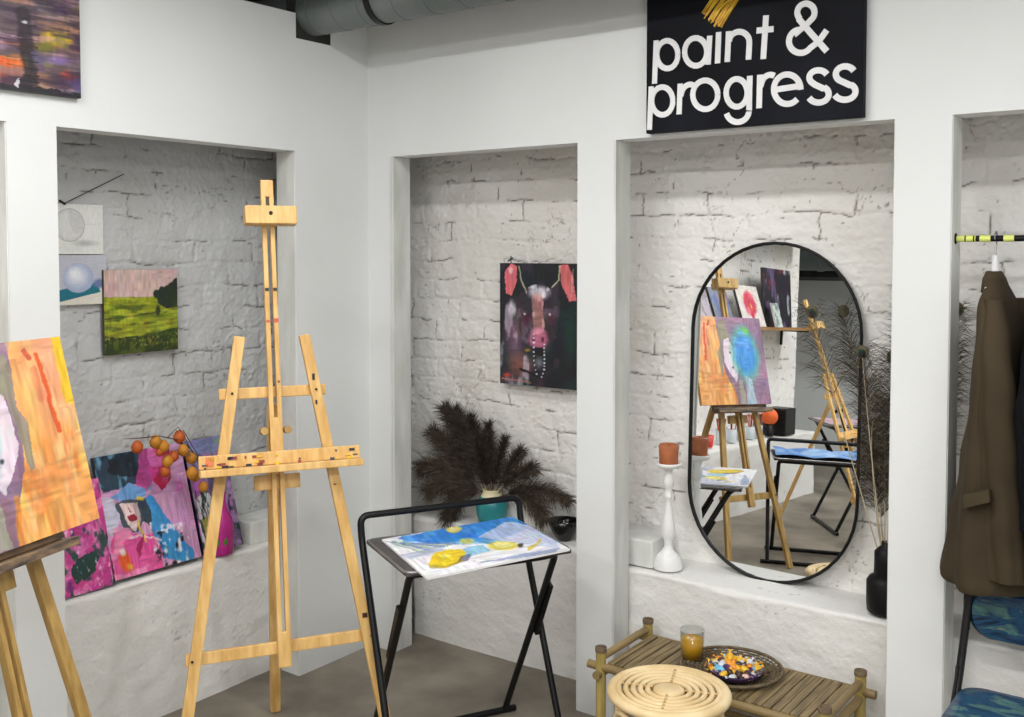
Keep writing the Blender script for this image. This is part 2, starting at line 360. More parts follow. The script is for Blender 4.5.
# ------------------------------------------------------------------ ventilation duct
e = empty('ventilation_duct', (0, -.285, 2.5), 'grey round metal ventilation duct running under the ceiling into the left wall', 'duct')
MB().tube([(x, -.285, 2.490) for x in (-.36, 1, 3.4)], .085, 28).build('pipe', M_DUCT, e)
for x in (.045, .17, .30, .46, .60, .74, .9, 1.1):
    MB().tube([(x-.004, -.285, 2.490), (x+.004, -.285, 2.490)], .0865, 28).build('seam', M_DUCT, e)
for x in (.355, 1.5):
    MB().tube([(x-.012, -.285, 2.490), (x+.012, -.285, 2.490)], .0905, 28).build('clamp', M_BLACKM, e)
    MB().tube([(x, -.285, 2.59), (x, -.285, CEIL)], .004, 6).build('hanger_rod', M_BLACKM, e)

struct(MB().box((-.05, -.371, 2.383), (-.003, -.197, 2.56)), 'trim_10', M_CEIL)  # dark panel added in the notch; the hollow's darkness is put into its colour
# ------------------------------------------------------------------ easels
def easel(name, O, hd, lean, M, label, group=None, tray_v=.94, clamp_v=1.73, mast_top=1.853, mast_bot=.35, stain=True, reach=.62, ws=1., rs=0.):
    n0 = Vector((math.cos(R(hd)), math.sin(R(hd)), 0)); u = Vector((-n0.y, n0.x, 0))
    v = Vector((0, 0, 1))*math.cos(R(lean))-n0*math.sin(R(lean)); n = u.cross(v); O = Vector(O)
    P = lambda a, b, c=0.: O+u*a+v*b+n*c
    W = ws
    e = empty(name, O, label, 'easel', group)
    for s_ in (-1, 1):
        MB().bar(P(s_*.325*W, .004, 0), P(s_*.100*W, 1.355, 0), .034, .020, u, bev=.003).build('leg', M, e)
    rear = O-n0*reach+u*rs; rear.z = 0.008
    MB().bar(P(0, 1.14, -.045), rear, .034, .022, u, bev=.003).build('rear_leg', M, e)
    MB().bar(P(-.285*W, .405, -.021), P(.285*W, .405, -.021), .036, .018, v, bev=.003).build('lower_crossbar', M, e)
    MB().bar(P(-.165*W, 1.18, -.021), P(.165*W, 1.18, -.021), .034, .018, v, bev=.003).build('upper_crossbar', M, e)
    mb = MB()
    for s_ in (-1, 1): mb.bar(P(s_*.0125, mast_bot+.10, .003), P(s_*.0125, mast_top-.05, .003), .014, .022, u, bev=.002)
    mb.bar(P(0, mast_top-.055, .003), P(0, mast_top, .003), .039, .022, u, bev=.003)
    mb.bar(P(0, mast_bot, .003), P(0, mast_bot+.105, .003), .039, .022, u, bev=.003)
    mb.bar(P(0, 1.10, .003), P(0, tray_v, .003), .039, .0215, u, bev=.002)
    mb.build('mast', M, e)
    cl = MB().bar(P(-.078, clamp_v, .040), P(.082, clamp_v, .040), .058, .050, v, bev=.004).build('top_clamp', M, e)
    MB().bar(P(-.03, clamp_v, -.03), P(.03, clamp_v, -.03), .036, .03, v, bev=.003).build('clamp_back', M, cl)
    MB().tube([P(0, clamp_v+.004, .060), P(0, clamp_v+.004, .068)], .006, 10).build('clamp_screw', M_BLACKM, cl)
    tr = MB().bar(P(-.235*W**.5, tray_v-.012, .047), P(.255*W**.5, tray_v-.012, .047), .060, .022, n, bev=.003)
    tr.bar(P(-.235*W**.5, tray_v+.020, .024), P(.255*W**.5, tray_v+.020, .024), .040, .016, v, bev=.003)
    t_ = tr.build('tray', M if stain or hd == 0 else mat('paint_smeared_wood', (58, 50, 52), (150, 124, 92), rough=.5, scale=26, stretch=(1, .4, 2)), e)
    if stain:
        k = random.Random(5); cols = [(212, 92, 58), (40, 36, 60), (70, 60, 90), (226, 190, 40), (38, 34, 38), (150, 60, 50)]
        for q in range(34):
            a = k.uniform(-.228, .24); c = k.choice(cols[1:] if q else cols)
            m = mat('dried_paint_%d%d%d' % c, c, rough=.4)
            wd_, hh = k.uniform(.004, .018), k.uniform(.003, .010)
            vv = tray_v+k.choice([.003, .004, .028, .012])
            MB().bar(P(a-wd_/2, vv, .0335 if vv > tray_v else .05), P(a+wd_/2, vv, .0335), hh, .003, v, bev=0).build('paint_spot', m, t_)
        MB().bar(P(-.215, tray_v+.022, .0335), P(-.192, tray_v+.022, .0335), .026, .003, v, bev=0).build('paint_spot', mat('dried_orange_paint', (214, 120, 80), rough=.4), t_)
        for a, b, c, wd_, hh in ((-.0125, 1.50, (52, 40, 30), .012, .010), (.0125, 1.50, (52, 40, 30), .012, .010), (-.0125, 1.40, (205, 84, 60), .012, .007), (.0125, 1.402, (205, 84, 60), .014, .012), (.0125, 1.21, (90, 60, 30), .006, .006),
                             (.122, 1.22, (40, 30, 24), .008, .02), (.128, 1.14, (40, 30, 24), .006, .014), (.25, .47, (70, 34, 24), .015, .014), (.175, .88, (120, 80, 50), .008, .005)):
            MB().bar(P(a-wd_/2, b, .0115 if abs(a) > .05 else .0150), P(a+wd_/2, b, .0115 if abs(a) > .05 else .0150), hh, .0015, v, bev=0).build('paint_spot', mat('dried_paint_%d%d%d' % c, c, rough=.4), e)
    MB().bar(P(-.07, tray_v-.055, -.012), P(.07, tray_v-.055, -.012), .045, .020, v, bev=.003).build('tray_bracket', M, e)
    for s_ in (-1, 1):
        MB().tube([P(s_*.036, 1.06, -.025), P(s_*.036, 1.06, .015)], .012, 10).build('wing_nut', M_BLACKM if not stain else M_PINE_OLD, e)
    for s_, b, a in ((-1, .405, .272), (1, .405, .272), (-1, 1.18, .131), (1, 1.18, .131)):
        MB().tube([P(s_*a*.985*W, b, .010), P(s_*a*.985*W, b, .014)], .004, 8).build('bolt', M_BLACKM, e)
    return e, P, u, v, n
n0 = Vector((math.cos(R(-31)), math.sin(R(-31)), 0)); u0 = Vector((-n0.y, n0.x, 0))
easel('easel', Vector((.6, -.92, 0))-u0*.027, -31, 10, M_PINE, 'empty light pine studio easel standing in front of the corner niche', reach=.52, rs=.045, tray_v=.957)
e2, P2, u2, v2, n2 = easel('easel', (.684, -1.697, 0), 18.5, 14, M_PINE_OLD, 'golden pine easel at the left edge carrying the orange canvas', stain=False, tray_v=.888, clamp_v=1.60, mast_top=1.72, reach=.70, ws=.72)
e3 = easel('easel', (.98, -2.78, 0), 0, 20, M_PINE, 'tall empty pine easel seen only in the mirror, beyond the blue sketch', stain=False, reach=.85, ws=.85, mast_top=1.95, tray_v=.86)[0]; e3.scale = (.82, .82, .82)

# the orange canvas on the left easel
A = Art(200, 190, [(-117, 358), (63, 338), (105, 520), (-67, 582)], (232, 166, 92), warp=2.2, seed=3)
A.streak((244, 196, 104), 14, 3, .48, 71, .9).streak((222, 128, 60), 9, 3, .55, 75, .75).streak((240, 150, 96), 4, 3, .55, 79, .5).streak((236, 200, 140), 22, 5, .62, 78, .6)
A.mix((242, 170, 140), np.clip((.55-A.V)*2, 0, .75)*np.clip((A.U-.6)*4, 0, 1))
A.line([(58, 330), (74, 400)], (240, 205, 40), 11, .85).line([(66, 345), (86, 430)], (238, 200, 70), 5, .6)
A.line([(40, 355), (48, 380), (56, 410), (64, 432)], (214, 84, 44), 4.5, .9).line([(28, 352), (34, 360)], (190, 60, 50), 5, .7).line([(38, 372), (46, 400)], (224, 110, 80), 7, .5)
A.poly([(-120, 340), (6, 338), (14, 365), (20, 400), (30, 470), (24, 520), (30, 600), (-120, 600)], (142, 112, 140), 1)
A.streak((170, 130, 150), 5, 9, .5, 81, .6, A.X < 12).streak((112, 84, 116), 6, 3, .55, 85, .6, A.X < 12)
A.poly([(-10, 352), (8, 358), (16, 372), (20, 405), (33, 425), (39, 468), (35, 474), (25, 440), (12, 402), (-10, 395)], (146, 140, 122), .95)
A.poly([(-6, 395), (6, 397), (14, 412), (24, 445), (20, 472), (12, 498), (4, 490), (-6, 470), (-10, 420)], (222, 208, 218), 1)
A.blob(3, 428, 2.6, 3.2, (66, 60, 72), .3).blob(8.5, 463, 2.8, 3.2, (66, 60, 72), .3)
A.poly([(0, 500), (14, 500), (24, 520), (27, 556), (0, 570), (-10, 530)], (140, 104, 120), .9)
A.line([(22, 500), (28, 545)], (216, 130, 50), 6, .7)
UU, VV = A.U*100, A.V*100; sx, sy = A.X, A.Y; A.X, A.Y = UU+3*(fbm(A.U*12, A.V*12, 5)-.5), VV+3*(fbm(A.U*12, A.V*12, 8)-.5)
A.blob(29, 42, 24, 38, (96, 176, 160), .35).blob(29, 42, 19, 29, (62, 142, 214), .35).blob(24, 16, 7, 7, (110, 200, 80), .6)
A.streak((110, 170, 226), 8, 8, .55, 91, .6, np.hypot((A.X-29)/17, (A.Y-42)/26) < 1)
A.poly([(24, 72), (33, 66), (36, 100), (20, 100)], (170, 196, 206), .85).poly([(38, 74), (42, 70), (46, 100), (36, 100)], (170, 180, 150), .6)
Lc = P2(.266, .893, .036)      # lower right corner as one faces the canvas
wd_, ht_ = .54, .493
panel('painting', A, P2(-.218, .908, .056), u2, v2, wd_, ht_, .018, (226, 190, 120))
o = bpy.data.objects['painting']; tag(o, 'orange abstract canvas with a pale dotted leaf and blue tree, standing on the left easel', 'painting')

# ------------------------------------------------------------------ folding tables
def curve_pts(pts, rad, n=5):
    """polyline with rounded corners"""
    pts = [Vector(p) for p in pts]; out = [pts[0]]
    for a, b, c in zip(pts[:-2], pts[1:-1], pts[2:]):
        d1 = (a-b); d2 = (c-b); r_ = min(rad, d1.length*.45, d2.length*.45); p, q = b+d1.normalized()*r_, b+d2.normalized()*r_
        for i in range(n+1): t = i/n; out.append(p*(1-t)**2+b*2*t*(1-t)+q*t*t)
    out.append(pts[-1]); return out
def folding_table(A_, f, W=.55, Dp=.375, zt=.68, loop=.075, label='', group=None, s1=.31, s2=.42):
    """A_: back left corner on the floor plan, f: unit vector to the front"""
    f = Vector((*f, 0)).normalized(); u = Vector((-f.y, f.x, 0)); A_ = Vector((*A_, 0))
    Q = lambda a, b, z: A_+u*a+f*b+Vector((0, 0, z))
    e = empty('folding_table', Q(W/2, Dp/2, 0), label, 'table', group)
    r_ = .0112
    # frame with the raised loop behind the top; its legs run to the front
    t0 = zt; k = s1/zt
    lp = [Q(-.012, -.0+(zt-z)*k, z) for z in (.012,)]
    MB().tube(curve_pts([Q(-.012, s1, .012), Q(-.012, -.01, zt+.01), Q(-.012, -.02, zt+loop), Q(W+.012, -.02, zt+loop), Q(W+.012, -.01, zt+.01), Q(W+.012, s1, .012)], .05), r_, 10).build('loop_frame', M_BLACKM, e)
    MB().tube([Q(-.05, s1, .012), Q(W+.05, s1, .012)], r_, 10).build('foot_bar', M_BLACKM, e)
    x0, x1 = .03, W-.03
    MB().tube(curve_pts([Q(x0, Dp-s2, .012), Q(x0, Dp-s2*.28-.02, zt*.74), Q(x0, Dp-.05, zt-.02), Q(x0+.05, Dp-.03, zt-.018), Q(x1-.05, Dp-.03, zt-.018), Q(x1, Dp-.05, zt-.02), Q(x1, Dp-s2*.28-.02, zt*.74), Q(x1, Dp-s2, .012)], .03), r_, 10).build('leg_frame', M_BLACKM, e)
    MB().tube([Q(x0-.04, Dp-s2, .012), Q(x1+.04, Dp-s2, .012)], r_, 10).build('foot_bar', M_BLACKM, e)
    for s_, x in ((-1, x0), (1, x1)):
        MB().bar(Q(x+s_*.012, Dp-s2*.50, zt*.52), Q(x+s_*.012, Dp-s2*.26, zt*.80), .026, .014, f).build('hinge_bracket', M_BLACKM, e)
    mb = MB().box((0, 0, 0), (W, Dp, .014), Matrix(((u.x, f.x, 0, A_.x), (u.y, f.y, 0, A_.y), (0, 0, 1, zt-.012), (0, 0, 0, 1))), bev=.005)
    mb.build('tabletop', M_DARKBOARD, e)
    rim = [Q(0, 0, zt), Q(W, 0, zt), Q(W, Dp, zt), Q(0, Dp, zt), Q(0, 0, zt)]
    MB().tube(curve_pts([Q(W/2, 0, zt)]+[Q(W, 0, zt), Q(W, Dp, zt), Q(0, Dp, zt), Q(0, 0, zt)]+[Q(W/2-.01, 0, zt)], .03), .0045, 6).build('metal_rim', mat('worn_steel_edge', (130, 130, 130), (170, 170, 168), rough=.35, metal=.6), e)
    return e, Q, u, f
f1 = (.885, -.465)
tb, Q1, tu, tf = folding_table((.607, -.637), f1, W=.54, label='black folding table in front of the middle niche with a lemon painting on it')
# lemon painting lying on it: corners read off the photograph on the table top
ZP = .690
c_bl, c_br, c_tr, c_tl = [at(x, y, 2, ZP) for x, y in ((427, 578), (570, 549), (512, 517), (379, 537))]
A = Art(230, 170, [(379, 537), (512, 517), (570, 549), (427, 578)], (232, 232, 236), warp=1.2, seed=9)
A.poly([(395, 536), (512, 514), (530, 527), (500, 540), (452, 541), (430, 543)], (44, 128, 214), 1)
A.streak((90, 170, 232), 12, 5, .5, 61, .7, (A.Y < 543) & (A.X > 402)).streak((30, 92, 190), 12, 4, .58, 65, .6, (A.Y < 540) & (A.X > 410))
A.poly([(505, 522), (530, 525), (552, 538), (560, 548), (530, 545), (500, 540), (480, 536)], (196, 204, 232), .85)
for k in range(9): A.line([(384+k*3, 539+k*.4), (425+k*4, 552-k*1.2)], [(120, 150, 160), (196, 206, 160), (90, 120, 190)][k % 3], 1.3, .75)
A.poly([(398, 553), (440, 546), (450, 550), (410, 558)], (168, 178, 206), .7).poly([(478, 562), (560, 547), (556, 553), (500, 560)], (140, 152, 190), .8)
A.poly([(455, 552), (470, 546), (484, 544), (492, 550), (470, 556)], (110, 190, 220), .7).line([(440, 541), (468, 538), (500, 545)], (60, 150, 200), 1.6, .8)
A.blob(454, 528, 9.5, 4, (226, 206, 92), .3).blob(454, 528, 6, 2.4, (242, 232, 150), .4).blob(468, 540, 9, 3, (190, 200, 120), .35)
A.blob(504, 545, 17, 5.2, (222, 204, 84), .25).blob(504, 544, 12, 3.6, (240, 228, 140), .3).line([(530, 549), (538, 544), (540, 541)], (214, 196, 80), 3, .9).blob(522, 545, 4, 3, (70, 60, 40), .5)
A.poly([(428, 565), (434, 552), (446, 548), (462, 548), (468, 552), (462, 562), (446, 567)], (236, 204, 24), 1).poly([(462, 556), (474, 552), (470, 560), (458, 563)], (80, 84, 110), .7)
A.blob(446, 555, 10, 2.2, (250, 236, 110), .6).line([(430, 566), (448, 566), (464, 560)], (176, 140, 20), 2.5, .6)
ud = (c_br-c_bl); wd_ = ud.length; ud.normalize(); vd = (c_tl-c_bl); ht_ = min(vd.length, .42); vd.normalize()
o = panel('painting', A, c_bl+Vector((0, 0, .0)), ud, vd, wd_, ht_, .006, (240, 240, 240))
tag(o, 'blue and white lemon still life lying flat on the black folding table', 'painting')

# ------------------------------------------------------------------ hung and leaning pictures on the left wall
# dark abstract on the plain wall, top left
A = Art(160, 190, [(-40, -90), (78, -76), (78, 99), (-40, 84)], (96, 78, 84), warp=3, seed=21)
A.streak((128, 108, 128), 4, 16, .5, 11, .8).streak((70, 50, 60), 4, 14, .55, 14, .8).streak((176, 120, 96), 3, 20, .6, 17, .7)
A.blob(10, 30, 40, 14, (150, 110, 140), .8, .6).blob(60, 22, 16, 14, (206, 162, 40), .6).blob(68, 18, 8, 6, (222, 196, 40), .5).blob(52, 34, 12, 10, (118, 112, 40), .7)
A.blob(26, 58, 22, 7, (220, 92, 40), .5).blob(38, 60, 14, 5, (230, 120, 60), .5).blob(6, 62, 12, 6, (60, 110, 160), .6).blob(14, 74, 14, 5, (196, 90, 50), .6).blob(69, 71, 9, 9, (226, 80, 44), .5).blob(62, 50, 12, 8, (120, 96, 150), .6).blob(6, 68, 10, 3, (40, 110, 80), .6).line([(20, 52), (44, 52)], (236, 140, 60), 2, .8)
A.streak((60, 40, 60), 5, 22, .55, 91, .8).streak((190, 150, 150), 4, 26, .6, 93, .6).streak((200, 110, 60), 3, 30, .66, 95, .8, (A.X < 45) & (A.Y > 30)).streak((110, 110, 60), 8, 10, .6, 97, .6, (A.X > 45) & (A.Y < 60)).streak((80, 70, 120), 7, 9, .58, 99, .7, (A.X > 40) & (A.Y > 40))
A.line([(37, -10), (38, 30), (40, 60), (41, 90)], (34, 24, 30), 9, .75)
for k in range(10): A.line([(36, k*9), (46, k*9+1)], (24, 18, 24), 1.6, .8)
A.blob(38, 6, 3, 3, (190, 190, 190), .4).poly([(-40, 78), (80, 92), (80, 100), (-40, 92)], (30, 26, 34), .9).poly([(5, 80), (18, 81), (16, 87), (6, 87)], (226, 226, 232), .9).poly([(30, 86), (35, 77), (36, 84), (33, 90)], (226, 226, 232), .9).line([(0, 20), (36, 24)], (190, 170, 180), 1.5, .6).line([(64, 92), (72, 93)], (190, 180, 180), .8, .6)
o = panel('painting', A, (.022, -1.236-.50, 2.057), Yn, Z_, .50, .385, .02, (34, 30, 34)); tag(o, 'dark purple and orange abstract canvas on the plain wall above the left niche', 'painting')
xb = -.283
def wallrect(q, x=xb):
    ps = [at(a, b, 0, x) for a, b in q]; return min(p.y for p in ps), max(p.y for p in ps), min(p.z for p in ps), max(p.z for p in ps)
A = Art(80, 90, None, (226, 226, 222), warp=.6, seed=31)
A.blob(30, 42, 32, 34, (205, 205, 202), .05).blob(30, 42, 30, 32, (220, 220, 217), .3).poly([(30, 12), (58, 24), (60, 50), (40, 60), (30, 40)], (200, 200, 198), .7).blob(62, 78, 34, 9, (176, 178, 176), .8, .8).line([(58, 40), (100, 38)], (190, 190, 188), 1, .6)
for k in range(16):
    a_, b_ = k*math.pi/8, (k+1)*math.pi/8; A.line([(30+31*math.cos(a_), 42+33*math.sin(a_)), (30+31*math.cos(b_), 42+33*math.sin(b_))], (150, 152, 150), 1.2, .7)
o = panel('drawing', A, (xb, -1.155, 1.590), Yn, Z_, .172, .165, .004); tag(o, 'pencil drawing of a sphere on white paper, pinned above the shaded blue one', 'drawing')
A = Art(80, 90, None, (190, 192, 202), warp=.6, seed=33)
A.poly([(0, 100), (0, 70), (100, 55), (100, 100)], (224, 220, 206), 1).poly([(0, 70), (80, 56), (86, 76), (0, 94)], (20, 112, 130), 1).blob(86, 58, 20, 12, (110, 124, 170), .5).blob(42, 46, 32, 31, (168, 178, 206), .06).blob(39, 43, 29, 28, (222, 226, 236), .7).blob(34, 36, 16, 15, (238, 240, 246), .9)
o = panel('drawing', A, (xb, -1.150, 1.422), Yn, Z_, .178, .165, .004); tag(o, 'painted study of a pale blue sphere on a teal cloth, below the pencil sphere', 'drawing')
A = Art(110, 120, [(103, 270), (175, 270), (176, 349), (103, 354)], (206, 176, 170), warp=.8, seed=35)
A.poly([(100, 296), (155, 297), (180, 296), (180, 360), (100, 360)], (142, 150, 30), 1).streak((176, 184, 44), 4, 18, .5, 5, .8, A.Y > 297).streak((92, 110, 20), 3, 16, .55, 8, .8, A.Y > 297)
A.poly([(154, 296), (160, 292), (168, 290), (178, 284), (178, 308), (164, 308), (156, 303)], (34, 48, 34), 1)
for x_, y_, r0 in ((155, 294, 4), (160, 291, 4), (165, 291, 4.5), (170, 288, 5), (175, 284, 5)): A.blob(x_, y_, r0, r0*1.2, (30, 44, 32), .2)
A.blob(156, 310, 3, 6, (40, 52, 26), .5).line([(104, 318), (140, 314), (158, 311)], (52, 60, 20), 1.6, .8).line([(104, 336), (140, 328), (176, 322)], (118, 128, 28), 3, .7)
A.poly([(100, 334), (120, 336), (150, 333), (178, 326), (178, 360), (100, 360)], (34, 46, 20), .9).streak((84, 104, 30), 14, 10, .5, 23, .7, A.Y > 334).streak((150, 152, 50), 50, 40, .58, 19, .9, (A.Y > 322) & (A.Y < 344)).streak((60, 76, 16), 5, 20, .56, 25, .7, (A.Y > 300) & (A.Y < 336)).streak((196, 200, 60), 6, 24, .64, 27, .7, (A.Y > 298) & (A.Y < 330))
y0, y1, z0, z1 = wallrect([(103, 270), (175, 270), (176, 349), (103, 354)])
o = panel('painting', A, (xb+.012, y0, z0), Yn, Z_, y1-y0, z1-z0, .014, (60, 60, 40)); tag(o, 'small green meadow landscape with a pink sky on the niche wall', 'painting')
# nail and wire over the drawings
q0, q1 = at(63, 204, 0, -.285), at(124, 174, 0, -.285)
tag(MB().tube([q0, q1], .0016, 5).build('wire', M_BLACKM), 'thin dark wire strung across the brick above the sphere drawings', 'wire')
tag(MB().tube([q0+Vector((-.02, 0, .012)), q0+Vector((.012, 0, .0))], .004, 6).build('nail', M_BLACKM), 'small dark nail at the top of the pencil sphere sheet', 'nail')

# canvases leaning on the ledge
def lean_canvas(art, y0, y1, z0, z1, xf, xt, label, edge=(30, 30, 40)):
    o = Vector((xf, y0, z0)); vd = Vector((xt-xf, 0, z1-z0)); ht = vd.length
    return tag(panel('painting', art, o, Yn, vd, y1-y0, ht, .016, edge), label, 'painting', None)
A = Art(90, 160, [(66, 470), (106, 462), (106, 576), (66, 587)], (196, 60, 140), warp=2, seed=41)
A.streak((228, 120, 180), 5, 9, .5, 3, .9).poly([(72, 560), (78, 548), (92, 540), (97, 545), (92, 562), (76, 574)], (20, 60, 52), .95).streak((30, 70, 60), 7, 9, .57, 6, .9).blob(70, 575, 4, 8, (120, 40, 120), .6).streak((240, 230, 236), 16, 16, .68, 8, .8)
lean_canvas(A, -1.215, -1.04, .497, .84, -.150, -.245, 'magenta and green abstract canvas leaning leftmost on the niche ledge')
A = Art(190, 210, [(94, 462), (198, 441), (204, 553), (98, 580)], (200, 150, 190), warp=1.8, seed=43)
A.poly([(90, 462), (160, 445), (158, 480), (130, 486), (100, 496)], (40, 62, 84), 1).streak((110, 160, 190), 16, 6, .5, 5, .8, (A.Y < 490) & (A.X < 160)).streak((20, 28, 40), 10, 8, .52, 7, .9, (A.Y < 478) & (A.X < 165))
A.poly([(158, 452), (186, 440), (180, 480), (168, 490), (158, 478)], (170, 20, 60), .95).poly([(150, 450), (160, 447), (168, 470), (150, 492), (136, 494)], (206, 70, 150), .8).streak((220, 120, 190), 8, 8, .55, 77, .8, (A.X > 158) & (A.Y < 500))
A.poly([(108, 500), (130, 484), (150, 488), (148, 496), (122, 503)], (110, 160, 214), 1).poly([(96, 500), (110, 500), (116, 520), (104, 540), (96, 530)], (200, 206, 224), .8)
A.poly([(112, 506), (122, 500), (138, 500), (142, 520), (134, 532), (118, 530)], (70, 80, 92), 1)
A.poly([(117, 505), (138, 502), (139, 520), (131, 531), (122, 524)], (224, 200, 200), 1).poly([(132, 503), (138, 502), (139, 520), (133, 528)], (176, 150, 160), .8).poly([(124, 516), (131, 514), (134, 518), (129, 523), (125, 521)], (146, 22, 52), 1).line([(126, 508), (129, 512)], (160, 100, 110), 1.2)
A.poly([(142, 500), (156, 494), (172, 520), (196, 548), (196, 560), (160, 556), (150, 530)], (56, 140, 200), 1).poly([(138, 500), (148, 498), (152, 510), (150, 526), (142, 520)], (46, 60, 80), 1).blob(142, 499, 6, 2.5, (206, 190, 60), .6)
A.poly([(96, 560), (104, 534), (118, 530), (136, 534), (150, 532), (160, 548), (156, 568), (96, 582)], (222, 84, 150), 1).streak((240, 150, 190), 9, 9, .52, 13, .8, (A.Y > 528) & (A.X < 156)).line([(122, 538), (136, 534), (158, 538)], (236, 200, 210), 2, .9).line([(134, 522), (141, 540)], (220, 190, 70), 2.5, .9)
A.blob(113, 561, 8, 13, (232, 92, 40), .4).blob(112, 552, 4, 5, (236, 220, 220), .5).blob(118, 566, 5, 4, (236, 160, 50), .5).poly([(128, 548), (140, 530), (136, 544), (130, 556)], (160, 30, 80), .9)
A.streak((24, 24, 34), 16, 14, .58, 15, 1, (A.X > 150) & (A.X < 186) & (A.Y > 530)).streak((236, 236, 240), 18, 16, .62, 17, .9, (A.X > 148) & (A.Y > 520)).line([(94, 462), (98, 580)], (20, 20, 30), 1.5)
lean_canvas(A, -1.045, -.702, .508, .905, -.150, -.268, 'canvas of a red lipped face with blue hat and pink coat on the niche ledge')
A = Art(110, 190, [(198, 437), (240, 430), (240, 535), (203, 553)], (150, 120, 160), warp=1.5, seed=47)
A.streak((90, 80, 110), 6, 8, .5, 4, .9).streak((180, 80, 170), 6, 6, .56, 8, .8).poly([(198, 436), (242, 428), (242, 446), (212, 450), (198, 446)], (120, 128, 170), .9).blob(236, 436, 8, 4, (120, 150, 120), .6)
A.poly([(203, 500), (214, 488), (222, 500), (218, 545), (203, 553)], (206, 212, 206), .9).streak((26, 44, 44), 12, 12, .56, 12, .95, A.Y > 490).poly([(206, 520), (214, 512), (216, 530), (208, 536)], (200, 190, 60), .6)
for k in range(4): A.line([(206+k*3.4, 505), (208+k*3.4, 518)], (30, 30, 36), 1, .9)
lean_canvas(A, -.690, -.515, .508, .905, -.150, -.268, 'purple and grey abstract canvas behind the magenta bottle on the ledge')
A = Art(60, 80, None, (196, 70, 150), warp=3, seed=49); A.streak((140, 40, 110), 5, 5, .5, 3, .9).streak((226, 140, 190), 5, 5, .6, 6, .8)
# magenta bottle
c = at(221, 553, 2, .497); 
e = empty('bottle', c, 'magenta ceramic bottle with a green leaf motif standing on the niche ledge', 'bottle')
M_MAG = mat('magenta_glaze', (160, 24, 112), (190, 44, 140), rough=.25, scale=10)
MB().lathe([(.042, 0), (.046, .006), (.047, .04), (.046, .10), (.040, .13), (.026, .155), (.019, .18), (.018, .215), (.021, .222), (.017, .222), (.015, .19)], c, 28).build('body', M_MAG, e)
mb = MB()
for a in (2.6, 3.3, 4.0, 4.7, 5.4, 6.0):
    d = Vector((math.cos(a), math.sin(a), 0)); t = Vector((-d.y, d.x, 0)); b0 = c+d*.0475
    mb.add([b0+Vector((0, 0, .035)), b0+t*.008+Vector((0, 0, .05))-d*.0006, b0+Vector((0, 0, .07)), b0-t*.008+Vector((0, 0, .05))-d*.0006], [(0, 1, 2, 3)])
mb.build('leaf_motif', mat('green_glaze', (70, 130, 40), rough=.3), e)
# physalis branch in the bottle
M_TWIG = mat('dry_twig', (70, 48, 34), (96, 70, 46), rough=.8)
e = empty('berry_branch', c+Vector((0, 0, .22)), 'dry branch of orange lantern fruits bending left out of the magenta bottle', 'dried branch')
base_ = c+Vector((0, 0, .1)); xs = -.11
pl = lambda x, y: at(x, y, 0, xs)
mb = MB(); mb.tube([base_, c+Vector((0, 0, .24)), pl(205, 470), pl(190, 448), pl(178, 440), pl(160, 436), pl(140, 438), pl(124, 439)], [.0022]*5+[.0018]*2+[.001], 6)
mb.tube([pl(190, 448), pl(183, 434), pl(178, 427), pl(168, 437)], .0014, 5).tube([pl(200, 462), pl(186, 452), pl(176, 450), pl(166, 462)], .0014, 5).tube([pl(188, 446), pl(176, 430)], .0012, 5).tube([pl(204, 470), pl(196, 452), pl(183, 430)], .0014, 5)
mb.build('twig', M_TWIG, e)
M_PHY = mat('orange_husk', (172, 112, 22), (200, 134, 34), rough=.6, scale=30); M_PHY2 = mat('rust_husk', (164, 72, 20), (188, 90, 28), rough=.6, scale=30)
for k, (x, y, s_) in enumerate([(138, 447, 6.2), (157, 442, 6.5), (163, 446, 6), (181, 437, 6.5), (183, 450, 6), (168, 461, 6), (167, 472, 5.5), (192, 473, 6.5), (197, 476, 6), (174, 456, 5.5), (193, 458, 6), (205, 487, 5.5), (160, 452, 4)]):
    q = pl(x, y)+Vector((rnd.uniform(-.012, .012), 0, 0)); r_ = s_/300
    mb = MB(); mb.lathe([(.001, r_*1.1), (r_*.55, r_*.85), (r_, .1*r_), (r_*.85, -r_*.6), (r_*.4, -r_*1.0), (.001, -r_*1.2)], q, 10); mb.build('lantern_fruit', M_PHY if k % 3 else M_PHY2, e)

# ------------------------------------------------------------------ middle niche: dark animal portrait, pampas vase, bowl
A = Art(150, 190, [(500, 263), (591, 264.5), (591, 388), (499, 383)], (26, 28, 34), warp=1.2, seed=51)
A.streak((20, 44, 44), 4, 4, .5, 3, .8).streak((70, 50, 66), 6, 5, .56, 6, .6, A.X < 560).blob(515, 335, 15, 42, (132, 104, 120), .8, .8).blob(520, 365, 18, 18, (160, 96, 80), .8, .7).blob(512, 308, 6, 10, (222, 222, 228), .6).streak((196, 180, 196), 10, 5, .58, 9, .7, (A.X < 530) & (A.Y > 300)).blob(572, 340, 10, 30, (16, 48, 44), .7)
A.poly([(516, 300), (526, 288), (553, 288), (562, 300), (558, 330), (550, 350), (540, 358), (530, 350), (520, 330)], (58, 48, 58), .8).streak((120, 100, 116), 14, 10, .56, 14, .7, np.hypot((A.X-539)/22, (A.Y-318)/30) < 1)
A.poly([(506, 292), (505, 272), (511, 263), (517, 266), (517, 282), (512, 296)], (222, 112, 120), 1).blob(511, 270, 3, 5, (240, 200, 200), .6).line([(519, 266), (522, 280), (527, 292)], (206, 200, 170), 1.3, .9)
A.poly([(561, 266), (569, 265), (575, 280), (577, 300), (570, 300), (563, 284)], (222, 112, 116), 1).line([(561, 266), (560, 280), (553, 287)], (206, 200, 170), 1.3, .9).line([(572, 296), (574, 270)], (230, 180, 170), 1.5, .6)
